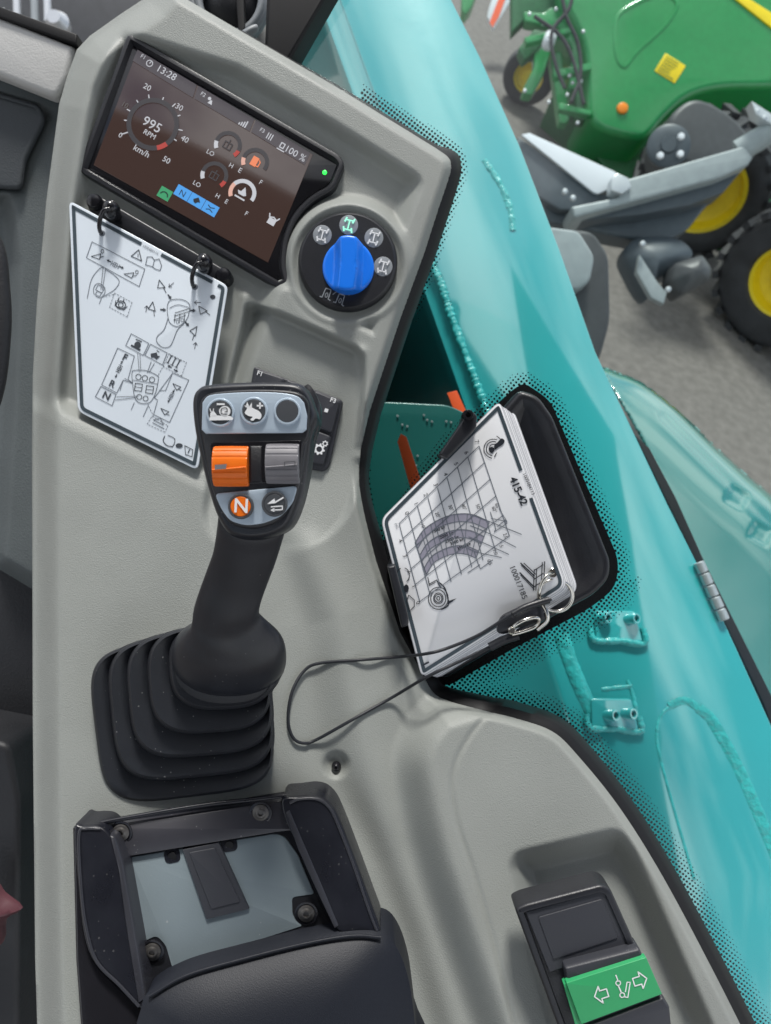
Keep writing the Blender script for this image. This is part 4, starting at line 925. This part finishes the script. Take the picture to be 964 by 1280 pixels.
g_ = ribbon(loc2(753, 1243, ga, [(-10, 0), (-2, -11), (-2, -5), (7, -5), (7, 5), (-2, 5), (-2, 11)]), 1.5, True) + ribbon(loc2(799, 1226, ga, [(10, 0), (2, -11), (2, -5), (-7, -5), (-7, 5), (2, 5), (2, 11)]), 1.5, True)
g_ += ribbon(circ(773, 1229, 3, 10), 1.4, True) + ribbon(circ(778, 1244, 3, 10), 1.4, True) + ribbon([(770, 1219), (773, 1227)], 1.4) + ribbon([(773, 1232), (777, 1241)], 1.6) + ribbon([(780, 1246), (785, 1247), (788, 1228), (784, 1228), (782, 1240)], 1.3)
flats('arrow_icons', g_, gp, M['white'], sw)

# ------------------------------------------------------------------ boom (teal) outside the glass
bd_ = plane(1.17, .00004, -.00022, 482, 0)
boom = thing('boom', P(650, 640, 1.1), 'large glossy teal painted steel boom filling the view outside the side window', 'boom')
L1 = [(396, -80), (425, 0), (485, 165), (545, 330), (605, 500), (655, 645), (708, 800), (752, 930), (815, 1110), (895, 1340)]
RB = [(1040, 1080), (964, 905), (920, 808), (870, 700), (835, 630), (800, 556), (745, 440), (700, 312), (650, 182), (600, 70), (565, 0), (530, -80)]
slab('top_plate', L1 + [(1045, 1340)] + RB, bd_, .09, M['teal'], boom, bev=1.6, bd=.004, nb=3, smooth=45)
V, Fc = [], []; prof = [(0, .002), (-14, .012), (-26, .016), (-31, .03), (-36, .06), (-60, .22), (-110, .5), (-190, .95)]
for i, (x, y) in enumerate(spline(L1, 5)):
    for o, dz in prof: V.append(P(x + o, y, bd_(x, y) + dz * (1 - .88 * min(1, max(0, (y - 640) / 130)))))
m_ = len(prof); nn = len(spline(L1, 5))
for i in range(nn - 1):
    for j in range(m_ - 1): Fc.append((i * m_ + j, i * m_ + j + 1, (i + 1) * m_ + j + 1, (i + 1) * m_ + j))
link('side_plate', mesh(V, Fc), M['teal'], boom, smooth=50)
def bead(pts, r, flat=.6, jit=.12, name='weld_bead', m_='teal2', n=10, sub=10, off=0.):
    pp = [P(x, y, bd_(x, y) - off) for x, y in spline(pts, sub)]
    return tube(name, pp, r, M[m_], boom, n=n, flat=flat, jit=jit)
bead([(533, 318), (550, 350), (563, 390), (585, 450), (603, 498), (612, 525)], .0052, .4, sub=40, jit=.28)
bead([(605, 200), (625, 230), (638, 262), (641, 288)], .005, .4, .2)
bead([(702, 792), (715, 832), (732, 872), (748, 905)], .0095, .3, .06, sub=10)
bead([(868, 1100), (842, 1010), (826, 950), (821, 920), (826, 896), (840, 882), (856, 878), (872, 888)], .0022, .5, .05)
o_b = [(872, 886), (888, 900), (905, 928), (925, 966), (945, 1012), (970, 1072), (1010, 1170)]
bead(o_b, .0085, .2, .02); bead([(836, 884), (856, 877), (874, 887)], .0065, .2, .02)
for (cx, cy, a, b) in ((771, 783, (755, 770), (790, 771)), (766, 893, (764, 891), (786, 889))):
    br = slab('bracket_plate', rounded(loc2(cx, cy, 4, [(-28, -17), (22, -20), (34, 17), (-24, 20)]), 3), lambda x, y: bd_(x, y) - .006, .008, M['teal'], boom, bev=1.2)
    tube('bracket_weld', [P(x, y, bd_(x, y) - .005) for x, y in spline(loc2(cx, cy, 4, [(-33, 2), (-26, 19), (5, 18), (36, 19), (33, 0)]), 12)], .0042, M['teal2'], br, jit=.2, flat=.7)
    for (x, y) in (a, b):
        rr = .0072
        bs = lathe('boss', P(x - 4, y + 3, bd_(x, y) - .006), CAMM @ Vector((.55, .2, .9)), [(rr, -.004), (rr, .012), (rr * .9, .014), (rr * .62, .014), (rr * .58, .008), (.0001, .008)], M['teal'], boom, n=24)
        lathe('threaded_bore', P(x - 4, y + 3, bd_(x, y) - .006) + (CAMM @ Vector((.55, .2, .9))).normalized() * .0085, CAMM @ Vector((.55, .2, .9)), [(rr * .57, 0), (rr * .5, .0004), (.0001, .0004)], M['screw'], bs, n=16)
for k_, pts in enumerate(([(752, 862), (790, 858)], [(784, 850), (792, 872), (797, 900)])): bead(pts, .0028, .6, .2, sub=10)
# red paint markers on the boom side
for pts, lab in (([(497, 552), (501, 542), (508, 546), (526, 600), (536, 632), (524, 640), (512, 606)], 'red pointed arrow sticker behind the glass left of the load chart cards'), ([(559, 491), (571, 488), (590, 530), (598, 556), (586, 560), (574, 530)], 'red strip sticker on the boom edge above the holder clip')):
    o = slab('marker_arrow' if 'pointed' in lab else 'marker_strip', pts, .80 if 'pointed' in lab else 1.02, .002, M['red'], None, bev=.4); props(o, lab, 'marker')

# dark inner frame under the boom: bolted plate
fp = thing('bolted_side_frame', P(500, 560, 1.5), 'dark teal bolted frame plate deep in the gap beside the boom', 'frame plate')
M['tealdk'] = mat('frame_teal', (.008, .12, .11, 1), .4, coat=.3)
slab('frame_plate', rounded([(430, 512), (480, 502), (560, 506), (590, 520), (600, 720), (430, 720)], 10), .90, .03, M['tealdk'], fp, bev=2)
for x, y in ((497, 520), (503, 531), (509, 533), (534, 525), (530, 519), (540, 527), (558, 527), (564, 528), (522, 570), (520, 582)): lathe('bolt', P(x, y, .899), -fw, [(.0016, 0), (.0014, .0008), (.0006, .001)], M['lg'], fp, n=6)

# hood to the right
hood = thing('engine_hood', P(900, 700, 1.5), 'rounded glossy green engine cover right of the boom with silver hinge', 'hood')
HO = [(752, 462), (775, 466), (800, 476), (830, 497), (862, 525), (900, 562), (940, 598), (975, 628), (1030, 690), (1080, 800), (1060, 1060), (1000, 960), (964, 884), (930, 815), (900, 755), (870, 690), (840, 628), (815, 575), (785, 520)]
hodp = plane(1.40, .00022, -.00042, 900, 700)
HOp = spline(HO, 4, True); HOE = spline([(700, 440), (752, 458)] + HO[1:15] + [(1100, 900)], 4)
def hood_fn(X, Y):
    q = sdpoly(X, Y, HOp); NX, NY = nearest(X, Y, HOp); o = q < 0; X2, Y2 = np.where(o, NX, X), np.where(o, NY, Y)
    e = np.clip(sdline(X2, Y2, [p for p in HOp if p[0] - 752 > (p[1] - 462) * .62]) / 75, 0, 1)
    D = hodp(X2, Y2) + .11 * (1 - np.sqrt(np.maximum(0, 1 - (1 - e) ** 2))) + .004 * np.exp(-(sdline(X2, Y2, [(830, 520), (900, 590), (1000, 690)]) / 6) ** 2)
    for cx_, cy_ in ((921, 622), (951, 667)): D = D + .006 * ss(15, 9, np.maximum(abs((X2 - cx_) * .88 + (Y2 - cy_) * .47), abs((Y2 - cy_) * .88 - (X2 - cx_) * .47) * 1.2))
    return D + np.where(o, .03, 0), q > -5, X2, Y2
field('cover', 740, 1080, 450, 1070, 3.2, hood_fn, M['hood'], hood)
slab('cover_gap', [(795, 545), (812, 560), (845, 622), (880, 700), (930, 800), (1000, 940), (1040, 1040), (1020, 1060), (955, 880), (850, 660)], lambda x, y: bd_(x, y) + .04, .1, M['dark'], hood, bev=1)
for (x, y, s) in ((915, 605, 1.), (948, 645, 1.3)):
    slab('moulded_recess', rounded(loc2(x, y, 28, [(-9, -8), (9, -8), (6, 8), (-7, 10)], s), 3), 1.262, .03, M['jd2'], hood, bev=1) if False else None
hg = thing('hinge', P(890, 740, 1.0), 'silver segmented hinge on the right edge of the teal boom', 'hinge')
A0, A1 = P(873, 702, 1.028), P(906, 776, 1.013)
for i in range(5):
    a = A0.lerp(A1, i / 5 + .01); b = A0.lerp(A1, (i + 1) / 5 - .01); ax = (b - a)
    lathe('hinge_barrel', a, ax, [(.0062, 0), (.0072, .001), (.0072, ax.length - .001), (.0062, ax.length)], M['zinc'], hg, n=18)

# grey plastic mudguard below window
mg = thing('grey_mudguard', P(730, 360, 2.), 'pale grey and black plastic mudguard seen past the edge of the boom', 'mudguard')
slab('mudguard_rim', rounded([(640, 278), (742, 288), (762, 318), (764, 400), (752, 445), (700, 560), (640, 500)], 12), 2.05, .25, M['fender'], mg, bev=6)
slab('mudguard_panel', rounded([(640, 276), (724, 288), (744, 320), (738, 352), (722, 363), (640, 350)], 8), 2.0, .05, M['lg'], mg, bev=4)

# ------------------------------------------------------------------ compact tractor outside
tg = thing('tractor', P(880, 100, 4.2), 'green tractor with yellow wheel rims parked outside behind the grey loader arm', 'tractor')
def wheel(px, py, rt_, rr_, name, parent, width=.22, lug=True, azim=10):
    up_dir = Vector((.42, -.907)); base = (px - up_dir.x * rt_ , py - up_dir.y * rt_)
    d = ground_depth(*base); k_ = d / F; r = rt_ * k_; rim = rr_ * k_
    c = P(px, py, d); c.z = max(r, .0)
    ax = (CAML - c); ax.z = 0; ax.normalize(); ax = Matrix.Rotation(R(azim), 3, 'Z') @ ax
    wd = width * .5
    o = lathe(name, c, ax, [(rim, -wd * .8), (r * .8, -wd), (r * .94, -wd * .85), (r * .97, -wd * .5), (r * .97, wd * .5), (r * .94, wd * .85), (r * .8, wd), (rim * 1.08, wd * .9), (rim, wd * .7)], M['tyre'], parent, n=48, cap=(False, False), smooth=50)
    lathe('rim', c, ax, [(rim, -wd * .5), (rim * 1.02, wd * .75), (rim * .93, wd * .72), (rim * .86, wd * .3), (rim * .5, wd * .15), (rim * .46, wd * .4), (rim * .3, wd * .45), (.001, wd * .45)], M['yel'], o, n=40)
    if lug:
        s = ax.orthogonal().normalized(); u = ax.cross(s); V, Fc = [], []; NL = 22
        for i in range(NL):
            for sd_ in (-1, 1):
                a0 = 2 * math.pi * (i + (.5 if sd_ > 0 else 0)) / NL; b = len(V)
                for (aa, ww) in ((0, .02), (.11, .02), (.26, 1.02), (.15, 1.02)):
                    for rr in (.955, 1.055):
                        th = a0 + aa; V.append(c + (s * math.cos(th) + u * math.sin(th)) * r * rr * (1 if ww < .5 else .97) + ax * wd * sd_ * ww)
                for f in ((1, 3, 5, 7), (0, 1, 3, 2), (2, 3, 5, 4), (4, 5, 7, 6), (6, 7, 1, 0)): Fc.append(tuple(b + q for q in f))
        lo = link('tread_lugs', mesh(V, Fc), M['tyre'], o, smooth=None); lo['kind'] = 'stuff'
    return o, c, ax, r
wheel(862, 256, 80, 50, 'wheel', tg, .3)
wheel(972, 372, 84, 42, 'wheel', tg, .3, azim=-10)
bdp = 4.45
slab('body_panel', [(690, -60)] + spline([(700, 0), (722, 35), (732, 70), (734, 120), (738, 148), (756, 163), (798, 173), (815, 166), (832, 146), (860, 122), (900, 110), (964, 108), (1040, 104)], 4) + [(1050, -60)], bdp, .5, M['jd'], tg, bev=9, nb=4, smooth=60)
slab('body_recess', spline([(768, 22), (790, 2), (828, -12), (850, 2), (838, 30), (800, 66), (782, 86), (768, 70)], 4, True), bdp - .006, .02, M['jd'], tg, bev=3, dish=(2, .03, 3), smooth=60)
slab('yellow_stripe', [(894, -22), (918, -14), (1010, 44), (1010, 70)], bdp - .01, .02, M['yel'], tg, bev=.5)
slab('warning_label', loc2(838, 85, 32, [(-15, -13), (15, -13), (15, 13), (-15, 13)]), bdp - .004, .006, M['yel'], tg, bev=.3)
lp2 = bdp - .004
flats('warning_print', [q for i in range(6) for q in ribbon(loc2(838, 85, 32, [(-12, -10 + i * 4), (random.uniform(2, 12), -10 + i * 4)]), 1.1)], lp2, M['jd2'], tg, lift=.003)
lathe('side_reflector', P(778, 135.5, bdp - .004), -fw, [(.033, 0), (.031, .01), (.02, .014)], M['refl'], tg, n=24)
slab('chassis', [(690, 120), (760, 168), (830, 170), (900, 130), (1050, 130), (1050, 330), (930, 330), (760, 215)], 4.75, .4, M['jd2'], tg, bev=3)
slab('rear_mudguard', spline([(836, 152), (852, 130), (872, 122), (896, 130), (922, 148), (940, 172), (944, 196), (900, 210), (860, 205), (842, 190)], 4, True), 3.72, .35, M['fender'], tg, bev=8, nb=4, smooth=60)
dk = lathe('brake_disc', P(836, 182, 3.66), CAMM @ Vector((-.2, -.1, 1)), [(.10, -.03), (.10, 0), (.088, .008), (.04, .008), (.035, .02), (.001, .02)], M['ldk'], tg, n=30)
for x, y in ((825, 195), (851, 171), (850, 193)): lathe('hub_bolt', P(x, y, 3.62), -fw, [(.018, 0), (.016, .012), (.006, .014)], M['wht'], dk, n=6)
# small implement: gauge wheel + arms
imp = thing('seed_implement', P(700, 100, 4.8), 'green implement linkage with a small yellow gauge wheel in front of the tractor', 'implement')
wheel(657, 106, 33, 17.5, 'gauge_wheel', imp, .14, lug=False, azim=0)
gi = 4.55
for pts, mm in (([(668, 54), (682, 46), (688, 66), (680, 92), (665, 118), (653, 116), (655, 108), (668, 84)], 'jd'), ([(688, 70), (702, 62), (713, 148), (708, 154), (700, 153)], 'jd'), ([(655, 14), (680, 16), (690, 8), (712, 18), (730, 50), (722, 110), (712, 110), (716, 60), (700, 34), (656, 26)], 'jd'),
        ([(690, 12), (735, 16), (738, 150), (722, 150), (716, 60)], 'jd2'), ([(640, -20), (700, -20), (710, 16), (660, 20), (640, 40)], 'jd2'), ([(648, 60), (668, 36), (690, 40), (672, 62), (655, 75)], 'jd2')):
    slab('linkage_arm', rounded(pts, 3), gi + random.uniform(-.05, .05), .08, M[mm], imp, bev=1.6)
slab('side_beam', [(578, -20), (600, -20), (590, 8), (582, 18), (577, 12)], 5.2, .1, M['jd'], imp, bev=1.5)
lathe('white_joint', P(687, 50, 4.42), CAMM @ Vector((-.3, -.9, .4)), [(.035, -.04), (.035, .05), (.02, .06)], M['wht'], imp, n=20)
for x, y in ((679, 30), (695, 12), (662, 18), (712, 95), (716, 104), (709, 119), (729, 40), (686, 128), (722, 154), (656, 114), (725, 70), (726, 102)): lathe('bolt', P(x, y, 4.4), -fw, [(.012, 0), (.010, .01), (.004, .012)], M['zinc'], imp, n=6)
for pts in ([(700, -20), (708, 20), (722, 52), (726, 92), (714, 128)], [(716, -20), (712, 10), (690, 40), (694, 78), (706, 110)], [(668, 20), (700, 44), (716, 74), (730, 130)]):
    tube('hydraulic_hose', [P(x, y, 4.36) for x, y in spline(pts, 6)], .011, M['tyre'], imp, n=8)
for pts in ([(656, 46), (712, 34), (714, 40), (658, 54)], [(692, 88), (738, 78), (740, 86), (694, 97)], [(700, 128), (740, 138), (739, 144), (699, 136)]): slab('cross_bar', pts, 4.42, .05, M['jd'], imp, bev=1)
mb = thing('striped_marker_board', P(625, 10, 5.4), 'white marker board with red diagonal stripe at the top of the yard', 'marker board')
slab('board', [(630, -40), (660, -40), (640, -2), (617, 36), (609, 20), (612, 8)], 5.35, .03, M['wht'], mb, bev=.4)
flats('stripe', [[(634, -30), (642, -30), (624, 20), (616, 34), (612, 28)]], 5.35, M['red'], mb, lift=.004)
# loader arm
la = thing('grey_loader_arm', P(800, 250, 3.2), 'grey steel front loader arm with pale blade and black knuckle joint outside', 'loader arm')
slab('blade', [(652, 168), (662, 166), (768, 214), (784, 226), (748, 242), (742, 240)], 3.08, .012, M['wht'], la, bev=.4)
slab('blade_back', [(648, 170), (742, 240), (782, 246), (770, 262), (700, 262), (640, 225)], 3.10, .08, M['ldk'], la, bev=2)
slab('lower_tube', spline([(560, 215), (672, 238), (720, 262), (770, 276), (830, 284), (870, 272), (905, 236), (912, 222), (880, 232), (856, 250), (820, 262), (770, 258), (722, 246)][:0] or [(600, 225), (680, 240), (720, 254), (790, 262), (850, 252), (905, 215), (915, 222), (880, 262), (858, 288), (830, 300), (790, 298), (740, 288), (680, 276), (600, 262)], 4, True), 3.15, .12, M['ldk'], la, bev=5, nb=4, smooth=60)
slab('arm_box', [(776, 226), (930, 182), (942, 196), (936, 206), (900, 222), (718, 272), (714, 258), (774, 246)], 3.0, .16, M['lg'], la, bev=3, r=3)
slab('arm_side', [(716, 262), (936, 203), (905, 240), (862, 256), (800, 268), (720, 276)], 3.06, .12, M['ldk'], la, bev=2)
tube('cross_tube', [P(922, 190, 3.05), P(964, 165, 3.0), (P(1010, 135, 2.95))], .045, M['lg'], la, n=20)
slab('mount_lug', [(765, 222), (772, 216), (786, 222), (790, 234), (778, 242), (764, 238)], 2.98, .06, M['zinc'], la, bev=1.5)
dome('knuckle', spline([(792, 300), (820, 296), (850, 300), (866, 318), (846, 340), (822, 350), (812, 372), (800, 362), (788, 340), (780, 318)], 4, True), 3.1, .06, M['ldk'], la, t=.1)
dome('work_lamp', rounded([(842, 330), (878, 318), (890, 336), (888, 350), (850, 370), (838, 352)], 6), 3.0, .05, M['fender'], la, t=.1)
slab('bracket', [(800, 318), (822, 352), (834, 366), (830, 380), (814, 372), (796, 340)], 2.98, .03, M['lg'], la, bev=1.5)
for x, y in ((835, 362), (706, 240), (716, 248), (803, 305), (946, 140), (955, 148)): lathe('bolt', P(x, y, 2.96), -fw, [(.012, 0), (.010, .01), (.004, .012)], M['zinc'], la, n=8)
slab('red_cap_link', [(940, 126), (962, 140), (980, 152), (972, 160), (945, 142)], 2.95, .05, M['zinc'], la, bev=1)

# ------------------------------------------------------------------ left dash, boot, pillar
def dash_fn(X, Y):
    D = np.full(X.shape, .715)
    # pale ledge on top: nearer, rolls off to the dark well
    ln = (Y - (20 + X * .46))                        # distance below the top black seal
    D = D - .02 * ss(64, 40, ln) 
    well = sdpoly(X, Y, [(-80, 92), (50, 132), (56, 150), (30, 200), (26, 238), (-80, 232)])
    D = D + .035 * ss(-4, 20, well)
    low = sdpoly(X, Y, [(-80, 238), (14, 240), (22, 262), (30, 330), (22, 520), (10, 700), (-80, 800)])
    D = D + .020 * ss(0, 22, low)
    return D + .06 * ss(8, -14, ln) + .07 * ss(690, 745, Y - X * .6), (ln > -14), X, Y
dp = thing('dashboard_trim', P(20, 200, .72), 'grey moulded dashboard trim with pale ledge along the left edge', 'dashboard')
field('trim_shell', -60, 130, -45, 800, 3, dash_fn, M['grey2'], dp)
slab('recess_shade_insert', rounded([(-80, 92), (50, 130), (56, 150), (31, 200), (26, 236), (-80, 230)], 8), .706, .002, mat('recess_shade_grey', (.035, .042, .048, 1), .6, bump=(700, .3, 'leather')), dp, bev=4, bd=.003, dish=(2, .02, 8), smooth=60)  # dark insert in the well; the recess shade is put into its colour
slab('pale_ledge', rounded([(-60, -4), (94, 57), (84, 96), (70, 122), (-60, 70)], [3, 6, 6, 10, 3]), .688, .012, M['ledge'], dp, bev=7, bd=.006, nb=4, smooth=60)
slab('window_seal', [(-60, -14), (96, 42), (96, 55), (-60, 0)], .685, .02, M['gasket'], dp, bev=2)
flr = thing('seat_side_cover', P(10, 1000, .74), 'black grained seat side cover in the shadow left of the console', 'seat cover')
slab('cover_panel', [(-120, 560), (30, 600), (60, 900), (60, 1360), (-120, 1360)], .74, .05, M['dark'], flr, bev=3)
slab('cover_step', rounded([(-120, 905), (10, 930), (24, 1000), (22, 1360), (-120, 1360)], 12), .66, .08, M['dark'], flr, bev=8, nb=4)
wh = tube('steering_wheel_rim', [P(*p) for p in spline([(-60, 250, .60), (-10, 300, .60), (1, 360, .60), (2, 420, .60), (-10, 500, .60), (-50, 580, .60)], 10)], .0068, M['dark'], None, n=20)
props(wh, 'black stitched steering wheel rim just inside the left edge', 'steering wheel')
pk = dome('plastic_wrapper', spline([(-30, 1100), (-6, 1105), (4, 1118), (26, 1137), (6, 1150), (2, 1180), (-30, 1190)], 3, True), .63, .01, M['pink'], None, t=.004)
props(pk, 'crumpled pinkish plastic wrapper at the lower left edge', 'wrapper')
bt_ = thing('boot_sleeve', P(290, 20, .8), 'grey post with ribbed dark rubber sleeve behind the top of the console', 'sleeve')
slab('post', rounded([(192, -60), (336, -60), (339, 10), (338, 90), (200, 60)], 8), .76, .05, M['ledge'], bt_, bev=6, smooth=60)
for i, (rx, ry, cx, cy, d) in enumerate(((50, 56, 284, 0, .742), (45, 51, 286, -1, .738), (40, 46, 288, -3, .736))):
    tube('sleeve_fold', [P(cx + rx * math.cos(a), cy + ry * math.sin(a), d) for a in np.linspace(0, 2 * math.pi, 40)[:-1]], .0042, M['boot'], bt_, closed=True, n=12)
dome('sleeve_core', circ(288, -2, 38, 28, 44), .745, .012, M['blk'], bt_, t=.01)
slab('sleeve_gap', rounded([(294, -20), (304, -20), (306, 36), (298, 41)], 3), .728, .01, M['gasket'], bt_, bev=1)
dome('sleeve_flap', spline([(300, 40), (318, 30), (322, 36), (306, 52), (298, 50)], 4, True), .726, .004, M['boot'], bt_, t=.004)
pl_ = slab('window_pillar', [(336, -80), (450, -80), (356, 84), (330, 70)], .675, .03, M['gasket'], None, bev=5, nb=4); props(pl_, 'black glossy window pillar behind the top of the console', 'pillar')
# outside, seen past the pillar: pale paving kerb strip and a parked machine top left
pm = thing('parked_machine', P(50, 10, 3.), 'blurred dark machine with steel pipes beyond the windscreen top left', 'machine')
slab('machine_body', [(-60, -60), (200, -60), (180, 60), (100, 70), (-60, 30)], 2.6, .5, M['fender'], pm, bev=4)
for x in (20, 42, 58): tube('pipe', [P(x, -40, 2.4), P(x + 2, 28, 2.4)], .012, M['zinc' if x != 42 else 'lg'], pm, n=12)
lathe('fitting', P(72, 28, 2.3), -fw, [(.03, -.03), (.035, .0), (.02, .03)], M['zinc'], pm, n=18)

# cab lower wall: the cab body below the window line that shades the gap beside the boom
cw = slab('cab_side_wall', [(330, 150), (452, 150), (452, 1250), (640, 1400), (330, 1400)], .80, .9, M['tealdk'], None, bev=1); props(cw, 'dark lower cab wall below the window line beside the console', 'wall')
